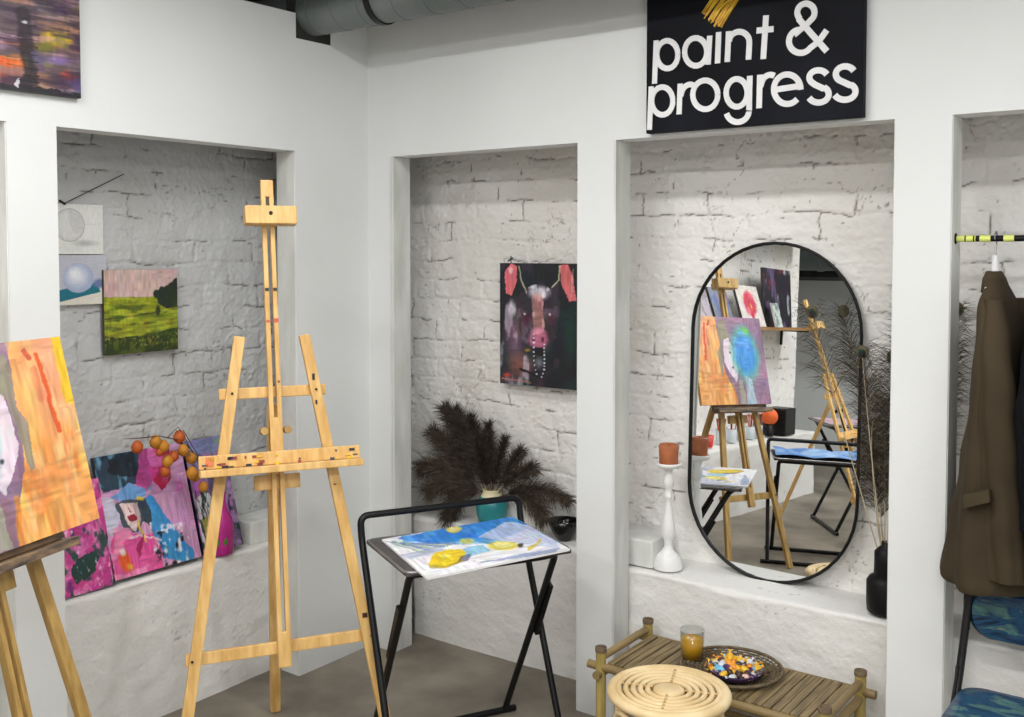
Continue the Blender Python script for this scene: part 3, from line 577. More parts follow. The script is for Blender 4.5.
A.blob(540, 292, 14, 9, (206, 206, 212), .6).streak((240, 240, 240), 22, 16, .5, 12, .8, np.hypot((A.X-540)/12, (A.Y-291)/7) < 1).poly([(533, 296), (544, 296), (545, 330), (534, 332)], (186, 128, 122), .75).streak((220, 176, 170), 18, 12, .52, 15, .7, (np.abs(A.X-539) < 6) & (A.Y > 292) & (A.Y < 334)).blob(527, 318, 7, 9, (84, 30, 50), .7, .9).blob(552, 318, 6, 9, (84, 34, 56), .7, .8)
A.blob(539, 337, 11.5, 13, (186, 110, 138), .35).blob(539, 330, 7, 5, (224, 150, 170), .7).blob(534, 338, 2, 3, (100, 40, 70), .4).blob(543, 338, 2, 3, (100, 40, 70), .4).blob(525, 313, 1.6, 1.4, (200, 200, 210), .4).blob(551, 313, 1.6, 1.4, (200, 200, 210), .4).poly([(532, 346), (545, 346), (544, 354), (534, 354)], (16, 16, 24), .9)
for k in range(10): A.blob(534.3-(k > 6)*(k-6)*-1, 333+k*4.4, 1, 1, (226, 230, 244), .3); A.blob(545-(k > 7)*(k-7)*1.4, 343+k*3.6, 1, 1, (226, 230, 244), .3)
A.blob(540, 362, 6, 8, (150, 150, 170), .8, .7).line([(520, 368), (533, 372), (538, 376)], (16, 14, 20), 2.5, .9).blob(528, 349, 4, 2, (170, 130, 40), .6).line([(502, 378), (530, 381)], (190, 120, 110), 2, .7).blob(506, 374, 5, 3, (170, 60, 50), .6)
z0 = at(500, 383, 1, .275).z; z1 = at(500, 263, 1, .275).z; x0 = at(500, 320, 1, .275).x
o = panel('painting', A, (x0, .275, z0), X, Z_, .42, z1-z0, .018, (24, 24, 30)); tag(o, 'dark portrait of a pink eared animal with a bead chain, hanging in the middle niche', 'painting')
tag(MB().tube([at(508, 261, 1, .285), at(513, 258, 1, .27)], .003, 6).tube([at(511, 256, 1, .28), at(511, 263, 1, .27)], .002, 6).build('nail', M_BLACKM), 'bent nail holding the dark animal portrait', 'nail')
# vase with plumes
vc = Vector((.505, .262, .5)); vc = at(492, 541, 1, .262); vc.z = .501
e = empty('vase', vc, 'turquoise glazed vase with a cream rim holding dried plumes, on the middle niche ledge', 'vase')
MB().lathe([(.040, 0), (.052, .012), (.062, .05), (.064, .085), (.060, .105), (.046, .120)], vc, 28).build('body', mat('turquoise_glaze', (30, 120, 128), (52, 146, 148), rough=.3, scale=8), e)
MB().lathe([(.046, .119), (.040, .130), (.036, .142), (.039, .148), (.033, .148), (.030, .11)], vc, 28).build('rim', mat('cream_glaze', (206, 198, 160), (220, 212, 176), rough=.35), e)
M_PLUME = mat('dark_dry_plume', (50, 42, 35), (82, 71, 60), rough=.9, scale=40); M_PLUME2 = mat('brown_dry_plume', (62, 52, 43), (98, 86, 72), rough=.9, scale=40)
def plume(tip, bend, seed, n=420, hair=.075, mm=M_PLUME, bare=.22):
    k = random.Random(seed); b = vc+Vector((k.uniform(-.012, .012), k.uniform(-.01, .01), .10)); t = Vector(tip); mid = (b+t)/2+Vector(bend)
    cv = lambda s_: b*(1-s_)**2+mid*2*s_*(1-s_)+t*s_*s_
    root = tag(bpy.data.objects.new('dried_plume', None), None, 'dried plume', 'dried plumes in the turquoise vase'); root.location = b; col.objects.link(root)
    MB().tube([cv(i/10) for i in range(11)], [.0022-.0015*i/10 for i in range(11)], 5).build('stem', M_TWIG, root)
    mb = MB()
    for i in range(n):
        s_ = bare+(1-bare)*k.random()**.8; p = cv(s_); tan = (cv(min(1, s_+.03))-cv(s_-.03)).normalized()
        dr = Vector((k.gauss(0, 1), k.gauss(0, .7), k.gauss(0, 1))); dr = (dr-tan*dr.dot(tan)).normalized()
        L_ = hair*(.4+.8*k.random())*(1-.55*abs((s_-bare)/(1-bare)-.35)); d = (tan*.85+dr*(.35+.95*k.random())).normalized()
        sag = Vector((0, 0, -1))*L_*.30*k.random(); sd = d.cross(Vector((k.gauss(0, 1), k.gauss(0, 1), k.gauss(0, 1)))).normalized()*.0009
        p1 = p+d*L_*.5+dr*L_*.05; p2 = p+d*L_+sag
        for q in (p1, p2): q.y = min(q.y, .308)
        mb.add([p-sd, p+sd, p1+sd, p1-sd, p2], [(0, 1, 2, 3), (3, 2, 4)])
    mb.build('plume_hair', mm, root); return root
pv = lambda x, y, yy: at(x, y, 1, yy)
tips = [((444, 408, .24), (-.02, 0, .05), 0, .10), ((455, 410, .22), (0, -.01, .05), 0, .09), ((432, 432, .25), (-.03, -.01, .06), 1, .10), ((422, 468, .22), (-.05, 0, .09), 1, .11), ((428, 492, .20), (-.05, -.01, .11), 1, .10), ((488, 424, .25), (.0, 0, .03), 0, .07),
        ((470, 418, .22), (0, 0, .03), 0, .09), ((522, 450, .24), (.01, 0, .03), 1, .07), ((534, 468, .20), (.03, 0, .06), 1, .08), ((568, 502, .23), (.05, 0, .10), 1, .08), ((544, 520, .21), (.05, -.01, .13), 1, .09), ((448, 520, .22), (-.06, -.01, .14), 0, .10), ((476, 440, .20), (0, -.02, .02), 0, .09), ((505, 438, .24), (0, 0, .02), 0, .06)]
where = ['tallest dark dried plume leaning left, in the turquoise vase', 'dark dried plume beside the tallest one, in the turquoise vase', 'dried plume fanning to the upper left out of the turquoise vase', 'dried plume sweeping far left out of the turquoise vase', 'drooping dried plume lowest on the left side of the vase group', 'thin upright dried plume at the right of the tall ones', 'upright dried plume in the middle of the bunch', 'short dried plume leaning right above the table loop', 'dried plume bending right over the turquoise vase', 'dried plume reaching farthest right, above the black bowl', 'dried plume drooping right behind the table corner', 'dried plume hanging down left behind the table loop', 'short front plume in the centre of the dried bunch', 'wispy upright plume right of the bunch centre']
for k, ((x, y, yy), bd, mi, hr) in enumerate(tips):
    o = plume(pv(x, y, yy), bd, 100+k, 1500 if hr > .08 else 1000, hr, M_PLUME if mi == 0 else M_PLUME2); o['label'] = where[k]
bc = at(564, 545, 1, .262); bc.z = .501
MB_ = MB().lathe([(.022, 0), (.026, .004), (.045, .03), (.058, .06), (.061, .078), (.058, .078), (.053, .06), (.040, .03), (.002, .012)], bc, 28)
tag(MB_.build('bowl', mat('glossy_black_ceramic', (14, 13, 13), (22, 20, 20), rough=.18)), 'small glossy black bowl beside the turquoise vase', 'bowl')

# ------------------------------------------------------------------ sign
sy_ = -.03
e = empty('sign', (1.615, sy_, 1.98), 'black sign board lettered paint & progress above the mirror niche', 'sign')
M_SIGN = mat('black_board_paint', (12, 13, 18), (24, 26, 34), rough=.6, scale=3, bump=.1, spec=.12)
bl, br = at(646, 133.5, 1, sy_), at(862.5, 118.5, 1, sy_)
MB().box((bl.x, sy_, 1.978), (br.x, -.001, 2.50), bev=.003).build('board', M_SIGN, e)
M_LET = mat('white_lettering_paint', (226, 226, 226), (238, 238, 238), rough=.5, scale=12)
SP = lambda x, y: at(620+x/3.586, y/3.586, 1, sy_-.001)
def ribbon(mb, pts, wd, off=.0):
    ps = [SP(x, y) for x, y in pts]; n = len(ps); L_, Rr = [], []
    for i in range(n):
        a = ps[max(i-1, 0)]; b = ps[min(i+1, n-1)]; d = (b-a); s_ = Vector((-d.z, 0, d.x)).normalized()*wd/2
        L_.append(ps[i]+s_); Rr.append(ps[i]-s_)
    fr = [p+Vector((0, -.0012-off, 0)) for p in L_+Rr]; bk = [Vector((p.x, sy_, p.z)) for p in L_+Rr]
    fs = [(i, i+1, n+i+1, n+i) for i in range(n-1)]
    m2 = 2*n
    fs += [(m2+i, m2+i+1, i+1, i) for i in range(n-1)]+[(n+i, n+i+1, m2+n+i+1, m2+n+i) for i in range(n-1)]+[(0, n, m2+n, m2), (n-1, m2+n-1, m2+2*n-1, 2*n-1)]
    mb.add(fr+bk, fs)
def arc(cx, cy, rx, ry, a0_, a1_, n=22): return [(cx+rx*math.cos(R(a0_+(a1_-a0_)*i/n)), cy+ry*math.sin(R(a0_+(a1_-a0_)*i/n))) for i in range(n+1)]
LW = .0178
letters = {
 'letter_p': [[(130, 145), (124, 300)], arc(170, 196, 38, 50, 0, 360)],
 'letter_a': [[(322, 128), (316, 232)], arc(272, 186, 40, 50, 0, 360)],
 'letter_i': [[(354, 115), (350, 227)]],
 'letter_n': [[(390, 112), (385, 222)], arc(428, 150, 36, 36, 180, 360)+[(464, 160), (461, 214)]],
 'letter_t': [[(524, 55), (514, 212)], [(490, 110), (551, 104)]],
 'ampersand': [arc(667, 45, 31, 32, -225, 45)+[(672, 85), (625, 125)]+arc(650, 150, 43, 40, 205, 30, 20)[0:0], [(640, 66), (668, 100), (742, 184)], [(650, 106)]+arc(648, 148, 42, 42, -110, -325, 20)+[(712, 150), (742, 108)]],
 'letter_p2': [[(112, 310), (106, 466)], arc(152, 362, 38, 50, 0, 360)],
 'letter_r': [[(216, 300), (212, 410)], [(218, 345)]+arc(252, 345, 32, 42, 200, 290, 8)],
 'letter_o': [arc(306, 340, 45, 52, 0, 360)],
 'letter_g': [arc(419, 333, 38, 50, 0, 360), [(466, 272), (463, 400)]+arc(422, 396, 41, 42, 0, 165, 16)],
 'letter_r2': [[(502, 268), (499, 388)], [(504, 312)]+arc(540, 312, 34, 44, 200, 295, 8)],
 'letter_e': [[(556, 322), (640, 309)]+arc(600, 320, 48, 53, -12, -318, 30)[0:0], arc(600, 320, 48, 53, 2, -318, 30)],
 'letter_s': [arc(712, 278, 33, 26, -25, -230, 14)+[(700, 304), (730, 318)]+arc(712, 338, 37, 30, -50, 155, 14)],
 'letter_s2': [arc(808, 266, 34, 28, -25, -230, 14)+[(796, 292), (826, 306)]+arc(806, 328, 39, 30, -50, 155, 14)],
}
for k, st in letters.items():
    mb = MB()
    for i, s_ in enumerate(st): ribbon(mb, s_, LW, .0002*i)
    mb.build(k.rstrip('2'), M_LET, e)
mb = MB(); kk = random.Random(4)
for k in range(22):
    t = k/21; x0_, y0_ = 296+t*66+kk.uniform(-3, 3), 60+t*42+kk.uniform(-16, 10)
    ribbon(mb, [(x0_, y0_), (x0_+30+kk.uniform(-4, 4), y0_-45), (x0_+68+kk.uniform(-8, 8), y0_-100+kk.uniform(-10, 10))], .0022+.0035*kk.random(), .0002*k)
mb.build('brush_mark', mat('yellow_brush_paint', (206, 150, 20), (236, 190, 40), rough=.5, scale=40), e)

# ------------------------------------------------------------------ mirror niche
mc = Vector((1.573, .292, 1.062)); mw, mh = .294, .564
th_ = R(2.0)
def stadium(r_, h_, n=24):
    pts = []
    for i in range(n+1): a = math.pi*i/n; pts.append((r_*math.cos(a), h_-mw+r_*math.sin(a)))
    for i in range(n+1): a = math.pi+math.pi*i/n; pts.append((r_*math.cos(a), -(h_-mw)+r_*math.sin(a)))
    return pts
MM = Matrix.Translation(mc) @ Matrix.Rotation(R(-.77), 4, 'Z') @ Matrix.Rotation(-th_, 4, 'X')
e = empty('standing_mirror', (mc.x, mc.y-.02, .5), 'tall pill shaped mirror in a thin black frame leaning on the niche ledge', 'mirror')
g = MB(); st = stadium(mw-.002, mh)
g.add([MM @ Vector((x, 0, z)) for x, z in st]+[MM @ Vector((x, .006, z)) for x, z in st], [tuple(range(len(st)))]+[tuple(range(2*len(st)-1, len(st)-1, -1))]+[(i, i+len(st), (i+1) % len(st)+len(st), (i+1) % len(st)) for i in range(len(st))])
M_MIR = mat('mirror_glass', (236, 238, 238), rough=.0, metal=1.)
g.build('mirror_glass', M_MIR, e)
st = stadium(mw+.001, mh)
MB().tube([MM @ Vector((x, -.003, z)) for x, z in st], .0055, 8, closed=True).build('frame', M_BLACKM, e)
# candlestick
cc = at(668, 567, 1, .178); cc.z = .507; S_ = 1.0
e = empty('candlestick', cc, 'white turned wooden candlestick standing on the ledge left of the mirror', 'candlestick')
M_WWOOD = mat('white_painted_wood', (230, 230, 228), (240, 240, 238), rough=.35, scale=6)
MB().lathe([(r_, z_*1.11) for r_, z_ in [(.050, 0), (.050, .006), (.046, .022), (.040, .036), (.034, .044), (.030, .046)]], cc).build('base', M_WWOOD, e)
MB().lathe([(r_, z_*1.11) for r_, z_ in [(.030, .046), (.024, .052), (.014, .066), (.013, .076), (.015, .080), (.013, .084), (.018, .094), (.023, .112), (.022, .132), (.016, .165), (.012, .195), (.011, .220), (.015, .224), (.011, .228), (.012, .250), (.016, .255), (.018, .275), (.012, .292), (.012, .300), (.016, .306), (.014, .312)]], cc).build('stem', M_WWOOD, e)
MB().lathe([(r_, z_*1.11) for r_, z_ in [(.014, .310), (.034, .314), (.043, .322), (.044, .330), (.040, .330), (.036, .324), (.002, .322)]], cc).build('dish', M_WWOOD, e)
cz = cc+Vector((0, 0, .359))
e = empty('candle', cz, 'short burnt terracotta candle on top of the white candlestick', 'candle')
MB().lathe([(.030, 0), (.032, .004), (.033, .03), (.034, .052), (.034, .066), (.031, .071), (.026, .064), (.002, .060)], cz).build('wax', mat('terracotta_wax', (158, 88, 52), (180, 106, 66), rough=.55, scale=20), e)
MB().tube([cz+Vector((0, 0, .058)), cz+Vector((.002, 0, .072))], .0012, 5).build('wick', M_BLACKM, e)
# black vase and peacock feathers
bv = at(886, 612, 1, .178); bv.z = .508
e = empty('vase', bv, 'matt black bottle vase standing at the right end of the mirror ledge', 'vase')
M_BV = mat('matt_black_ceramic', (8, 8, 9), (13, 13, 14), rough=.5, spec=.25)
MB().lathe([(.050, 0), (.056, .006), (.058, .03), (.058, .095), (.050, .108), (.036, .116)], bv).build('body', M_BV, e)
MB().lathe([(.037, .115), (.036, .150), (.036, .185), (.026, .196), (.016, .204), (.016, .215), (.012, .215), (.011, .19)], bv).build('neck', M_BV, e)
M_QUILL = mat('pale_quill', (176, 160, 130), (206, 192, 160), rough=.6); M_BARB = mat('brown_feather_barb', (52, 45, 36), (98, 86, 68), rough=.8, scale=30)
M_EYE1 = mat('feather_eye_brown', (88, 80, 56), (112, 102, 74), rough=.6, scale=50); M_EYE2 = mat('feather_eye_green', (24, 64, 44), (40, 84, 60), rough=.4); M_EYE3 = mat('feather_eye_dark', (18, 20, 24), (26, 30, 40), rough=.4)
def feather(base, tip, bend, seed, label, start=.2, L0=.10, dens=150, eye=True, droop=.5):
    k = random.Random(seed); b, t = Vector(base), Vector(tip); mid = (b+t)/2+Vector(bend)
    cv = lambda s_: b*(1-s_)**2+mid*2*s_*(1-s_)+t*s_*s_
    root = empty('peacock_feather', b, label, 'feather', 'peacock feathers in the black vase')
    MB().tube([cv(i/16) for i in range(17)], [.0022-.0012*i/16 for i in range(17)], 5).build('quill', M_QUILL, root)
    mb = MB()
    for i in range(dens):
        s_ = start+(1-start)*(i+k.random())/dens; p = cv(s_); tan = (cv(min(1, s_+.02))-cv(s_-.02)).normalized()
        for sg in (-1, 1):
            sd = Vector((sg*abs(k.gauss(1, .3)), k.gauss(0, .5), k.gauss(0, .45))); sd = (sd-tan*sd.dot(tan)).normalized()
            L_ = L0*(.6+.5*k.random())*(1.1-.55*s_); arch = .7+.6*s_; p1 = p+(tan*arch+sd).normalized()*L_*.55; p2 = p1+(tan*.35+sd*.8+Vector((0, 0, k.uniform(-1.3, .5)*droop*1.6))).normalized()*L_*.6
            w_ = Vector((0, 0, 1)).cross(sd)*.0007+Vector((0, 0, .0008))
            for q in (p1, p2): q.y = min(q.y, .308)
            mb.add([p-w_, p+w_, p1+w_, p1-w_, p2], [(0, 1, 2, 3), (3, 2, 4)])
    mb.build('barbs', M_BARB, root)
    if eye:
        tan = (cv(1)-cv(.95)).normalized(); xx = Vector((1, 0, 0)); xx = (xx-tan*xx.dot(tan)).normalized(); nn = xx.cross(tan)
        if nn.y > 0: nn = -nn
        for j, (rx, ry, off, mm, nm) in enumerate(((.019, .021, 0, M_EYE1, 'eye_fringe'), (.012, .013, .004, M_EYE2, 'eye_spot'), (.009, .010, .008, M_EYE3, 'eye_centre'))):
            mb = MB(); rings = []
            for lv, sc in ((-.0015, .8), (0, 1), (.0015, .8)):
                rings.append([t+xx*rx*sc*math.cos(a)+tan*ry*sc*(math.sin(a)-j*.25)+nn*(lv+off*.5) for a in [2*math.pi*q/20 for q in range(20)]])
            mb.loft(rings); mb.build(nm, mm, root)
    return root
bt = bv+Vector((0, 0, .215))
fe = [((812, 312, .16), (-.02, 0, .03), 'peacock feather leaning farthest left across the upper mirror'), ((862, 352, .15), (-.01, 0, .03), 'peacock feather with a green eye at the right mirror edge'), ((893, 357, .20), (.02, 0, .08), 'peacock feather whose eye shows between mirror and right pillar'),
      ((872, 425, .19), (-.03, 0, .04), 'short brown feather between mirror frame and pillar'), ((905, 290, .2), (.0, 0, .06), 'tall peacock feather hidden mostly behind the right pillar'), ((957, 309, .2), (.10, 0, .12), 'peacock feather bending right into the coat niche'), ((885, 400, .23), (.0, 0, .05), 'straight brown feather closest to the pillar'), ((869, 380, .25), (-.01, 0, .05), 'brown feather crossing the right edge of the mirror frame'), ((880, 440, .22), (-.02, 0, .02), 'lowest short brown feather in the black vase')]
for k, ((x, y, yy), bd, lb) in enumerate(fe):
    feather(bt+Vector((rnd.uniform(-.006, .006), rnd.uniform(-.006, .006), -.12)), at(x, y, 1, yy), bd, 300+k, lb, eye=k not in (3, 6, 7, 8), start=.66 if k < 3 else .42, L0=.15 if k < 3 else .11, dens=100 if k < 3 else 190)

# ------------------------------------------------------------------ bamboo bench, stool, glass, sweets
BZ = .364; SZ = .306
M_BAM = mat('aged_bamboo', (118, 98, 62), (150, 128, 84), rough=.5, scale=7, stretch=(1, 1, 2)); M_BAMG = mat('yellow_bamboo', (150, 132, 70), (176, 156, 92), rough=.45, scale=8, stretch=(6, 6, 1)); M_BAMC = mat('bamboo_cut_end', (84, 70, 52), (110, 92, 70), rough=.8, scale=40)
M_SLAT = mat('split_bamboo_slats', (96, 80, 54), (146, 126, 88), rough=.6, scale=6, stretch=(14, 1, 1))
fl, bl_, brr = at(602, 647, 2, BZ), at(648, 618, 2, BZ), at(860, 671, 2, BZ)
du = Vector((1, 0, 0)); x0, x1 = (fl.x+bl_.x)/2, brr.x; yb, yf = (bl_.y+brr.y)/2, fl.y
e = empty('bamboo_bench', ((x0+x1)/2, (yb+yf)/2, 0), 'low bamboo bench with split bamboo slats and raised ends below the mirror', 'bench')
for x in (x0, x1):
    for y in (yf, yb):
        p_ = MB().tube([(x, y, 0), (x, y, .12), (x, y, .125), (x, y, .13), (x, y, BZ-.012)], [.017, .016, .018, .016, .0165], 14).build('post', M_BAMG, e)
        MB().lathe([(.0185, BZ-.014), (.0185, BZ), (.014, BZ), (.012, BZ-.004)], (x, y, 0), 14).build('post_cap', M_BAMC, p_)
    MB().tube([(x, yf, BZ-.034), (x, yb, BZ-.034)], .012, 12).build('end_rail', M_BAM, e)
    MB().tube([(x, yf-.03, SZ-.025), (x, yb+.03, SZ-.025)], .013, 12).build('cross_rail', M_BAM, e)
for y in (yf, yb):
    MB().tube([(x0-.045, y, SZ-.005), (x1+.045, y, SZ-.005)], .013, 12).build('long_rail', M_BAM, e)
    MB().tube([(x0, y, .12), (x1, y, .12)], .011, 12).build('lower_rail', M_BAM, e)
mb = MB(); n = 25
for k in range(n):
    xa = x0+.02+(x1-x0-.04)*k/n; mb.bar(((xa+.011), yf+.008, SZ+.007+.0015*math.sin(k*5)), (xa+.011, yb-.008, SZ+.007+.0015*math.cos(k*3)), (x1-x0-.04)/n-.003, .007, X, bev=.002)
mb.build('slat_deck', M_SLAT, e)
# rattan stool
sc_ = at(669, 688, 2, .397); sr = .168
e = empty('rattan_stool', (sc_.x, sc_.y, 0), 'round rattan stool with a concentric ring top in front of the bamboo bench', 'stool')
M_RAT = mat('pale_rattan', (214, 186, 134), (236, 212, 166), rough=.4, scale=10); M_RATW = mat('rattan_wrap', (186, 152, 96), (206, 174, 118), rough=.5, scale=60)
circ = lambda r_, z, n=48: [(sc_.x+r_*math.cos(2*math.pi*i/n), sc_.y+r_*math.sin(2*math.pi*i/n), z) for i in range(n)]
MB().tube(circ(sr-.012, .418), .015, 12, closed=True).build('outer_rim', M_RAT, e)
for k, r_ in enumerate((.138, .118, .098, .078, .058)):
    MB().tube(circ(r_, .424), .0078, 10, closed=True).build('seat_ring', M_RAT, e)
MB().lathe([(.0, .417), (.040, .417), (.044, .422), (.042, .429), (.030, .432), (.0, .432)], (sc_.x, sc_.y, 0), 28).build('seat_centre', M_RAT, e)
for a in (20, 110, 200, 290):
    d = Vector((math.cos(R(a)), math.sin(R(a)), 0)); c0 = Vector((sc_.x, sc_.y, 0))
    MB().tube([c0+d*.03+Vector((0, 0, .410)), c0+d*.155+Vector((0, 0, .408))], .007, 8).build('spoke', M_RAT, e)
    lp = MB().tube(curve_pts([c0+d*.135+Vector((0, 0, .402)), c0+d*.142+Vector((0, 0, .25)), c0+d*.165+Vector((0, 0, .012))], .08), .014, 12).build('leg', M_RAT, e)
    MB().tube([c0+d*.137+Vector((0, 0, .38)), c0+d*.138+Vector((0, 0, .40))], .0155, 10).build('binding', M_RATW, lp)
    for q in range(5):
        rr = .048+.020*q; pp = c0+d*rr
        MB().tube([pp-d*.004+Vector((0, 0, .430)), pp+d*.004+Vector((0, 0, .430))], .0035, 6).build('binding', M_RATW, e)
MB().tube(circ(.140, .22), .009, 10, closed=True).build('stretcher_ring', M_RAT, e)
for a in (65, 155, 245, 335):
    d = Vector((math.cos(R(a)), math.sin(R(a)), 0)); t = Vector((-d.y, d.x, 0)); c0 = Vector((sc_.x, sc_.y, 0))
    MB().tube([c0+d*.105-t*.105+Vector((0, 0, .26))]+[c0+d*(.105+.05*math.sin(math.pi*i/8))+t*(.105*(i-4)/4)+Vector((0, 0, .26+.13*math.sin(math.pi*i/8))) for i in range(1, 8)]+[c0+d*.105+t*.105+Vector((0, 0, .26))], .008, 8).build('arch_brace', M_RAT, e)
e.scale = (1, 1, .92)
# woven mat on the bench
ZT = SZ+.013
wc = at(731, 671, 2, ZT)
e = empty('woven_mat', wc, 'round grey brown openwork woven mat on the bamboo bench', 'mat')
M_WEAVE = mat('dark_woven_fibre', (84, 72, 52), (116, 100, 74), rough=.8, scale=50)
mb = MB(); RW = .152
yo = min(0, (yb-.0)-(wc.y+RW)); wc.y += 0
for k in range(12):
    r_ = .02+k*(RW-.02)/11; n = 60
    mb.tube([(wc.x+r_*math.cos(a), wc.y+r_*math.sin(a), ZT+.004+.0015*math.sin(a*24+k*3.14)+max(0, (r_-.115))*.22) for a in [2*math.pi*i/n for i in range(n)]], .0026, 5, closed=True)
for k in range(48):
    a = 2*math.pi*k/48; mb.tube([(wc.x+r_*math.cos(a+.6*r_/RW), wc.y+r_*math.sin(a+.6*r_/RW), ZT+.004+max(0, (r_-.115))*.22) for r_ in (.02, .05, .08, .105, RW)], .0018, 4)
mb.build('weave', M_WEAVE, e)
MB().tube([(wc.x+RW*math.cos(2*math.pi*i/40), wc.y+RW*math.sin(2*math.pi*i/40), ZT+.015) for i in range(40)], .005, 6, closed=True).build('rim', M_WEAVE, e)
bcn = at(735, 677, 2, ZT+.006)
tag(MB().lathe([(.045, 0), (.060, .004), (.080, .018), (.086, .030), (.084, .031), (.077, .020), (.055, .008), (.001, .006)], bcn).build('bowl', mat('dark_purple_glass', (40, 22, 50), (54, 32, 66), rough=.2)), 'shallow dark purple bowl of sweets on the woven mat', 'bowl')
SWC = [('purple', (60, 34, 80)), ('yellow', (222, 170, 30)), ('silver', (200, 206, 214)), ('light blue', (110, 180, 214)), ('orange', (226, 140, 40)), ('dark brown', (60, 40, 34)), ('pale pink', (220, 180, 170))]
protos = {}
for nm, c3 in SWC:
    mb = MB(); mb.ball((0, 0, 0), .0105, 0, 10, (1.25, .85, .75))
    for s_ in (-1, 1):
        mb.add([(s_*.011, 0, 0), (s_*.022, .007, .003), (s_*.023, 0, -.002), (s_*.022, -.007, .003)], [(0, 1, 2), (0, 2, 3)])
    protos[nm] = (mb, mat('sweet_wrapper_'+nm.replace(' ', '_'), c3, tuple(min(255, v+25) for v in c3), rough=.35, scale=60, metal=.1))
first = {}
k = 0; kk = random.Random(12)
for lay, (nn_, rr, zz) in enumerate(((24, .074, .026), (20, .058, .033), (14, .042, .040), (9, .024, .046), (1, -.02, .058))):
    for i in range(nn_):
        nm = SWC[kk.choice((0, 0, 1, 2, 3, 4, 5, 5, 6, 1))][0] if lay < 4 else 'yellow'; a = 2*math.pi*i/nn_+kk.uniform(-.15, .15)
        r_ = rr*kk.uniform(.75, 1.08)
        p = (bcn.x+r_*math.cos(a), bcn.y+r_*math.sin(a), bcn.z+zz)
        if nm not in first: o = protos[nm][0].build('wrapped_sweet', protos[nm][1]); first[nm] = o
        else: o = first[nm].copy(); col.objects.link(o)
        o.location = p; o.rotation_euler = (kk.uniform(-.6, .6), kk.uniform(-.6, .6), kk.uniform(0, 6.3)); o.scale = (1.25,)*3
        tag(o, '%s wrapped sweet in the pile on the purple bowl' % nm if lay < 4 else 'yellow wrapped sweet at the very top of the pile', 'sweet', '%s sweets in the bowl' % nm if lay < 4 else 'top sweet')
# glass of juice
gl = at(692, 660, 2, ZT+.001)
M_GLASS = bpy.data.materials.new('clear_glass'); M_GLASS.use_nodes = True; nt = M_GLASS.node_tree; nt.nodes.remove(nt.nodes['Principled BSDF'])
_t = nt.nodes.new('ShaderNodeBsdfTransparent'); _t.inputs[0].default_value = (.93, .95, .945, 1); _g = nt.nodes.new('ShaderNodeBsdfGlossy'); _g.inputs['Roughness'].default_value = .02
_lw = nt.nodes.new('ShaderNodeLayerWeight'); _fr = nt.nodes.new('ShaderNodeMapRange'); _lw.inputs[0].default_value = .35; nt.links.new(_lw.outputs['Facing'], _fr.inputs[0]); _fr.inputs[1].default_value = .2; _fr.inputs[3].default_value = .03; _fr.inputs[4].default_value = .55; _mx = nt.nodes.new('ShaderNodeMixShader')
nt.links.new(_fr.outputs[0], _mx.inputs[0]); nt.links.new(_t.outputs[0], _mx.inputs[1]); nt.links.new(_g.outputs[0], _mx.inputs[2]); nt.links.new(_mx.outputs[0], nt.nodes['Material Output'].inputs[0])
g = MB(); prof = [(.0005, 0), (.030, 0), (.034, .004), (.039, .098), (.0375, .098), (.0325, .008), (.0005, .007)]
g.lathe(prof, gl, 32); tag(g.build('drinking_glass', M_GLASS), 'clear tumbler half full of orange juice on the bamboo bench', 'glass')
tag(MB().lathe([(.0005, .0085), (.0310, .0090), (.0352, .070), (.0005, .070)], gl, 32).build('juice', mat('orange_juice', (240, 172, 14), (246, 184, 26), rough=.2)), 'orange juice inside the clear tumbler', 'drink')

# ------------------------------------------------------------------ coat niche
# striped rod
ry, rz = .045, 1.634; M_YEL = mat('fluorescent_yellow', (214, 224, 110), (226, 234, 128), rough=.4)
e = empty('clothes_rod', (b5, ry, rz), 'black and yellow striped clothes rod across the right niche', 'rod')
MB().tube([(b5+.001, ry, rz), (b6, ry, rz)], .0085, 12).build('rod', M_BLACKM, e)
for xa, xb2 in ((955, 965), (966.5, 973.5), (975, 976), (980, 991), (1004, 1014.5), (1028, 1040)):
    p0, p1 = at(xa, 239, 1, ry).x, at(xb2, 239, 1, ry).x
    MB().tube([(max(p0, b5+.004), ry, rz), (p1, ry, rz)], .0093, 12).build('yellow_band', M_YEL, e)
MB().lathe([(.016, 0), (.016, .003), (.010, .006)], (0, 0, 0), 12).build('wall_flange', M_BLACKM, e, loc=(.001, 0, 0)).rotation_euler = (0, R(90), 0)
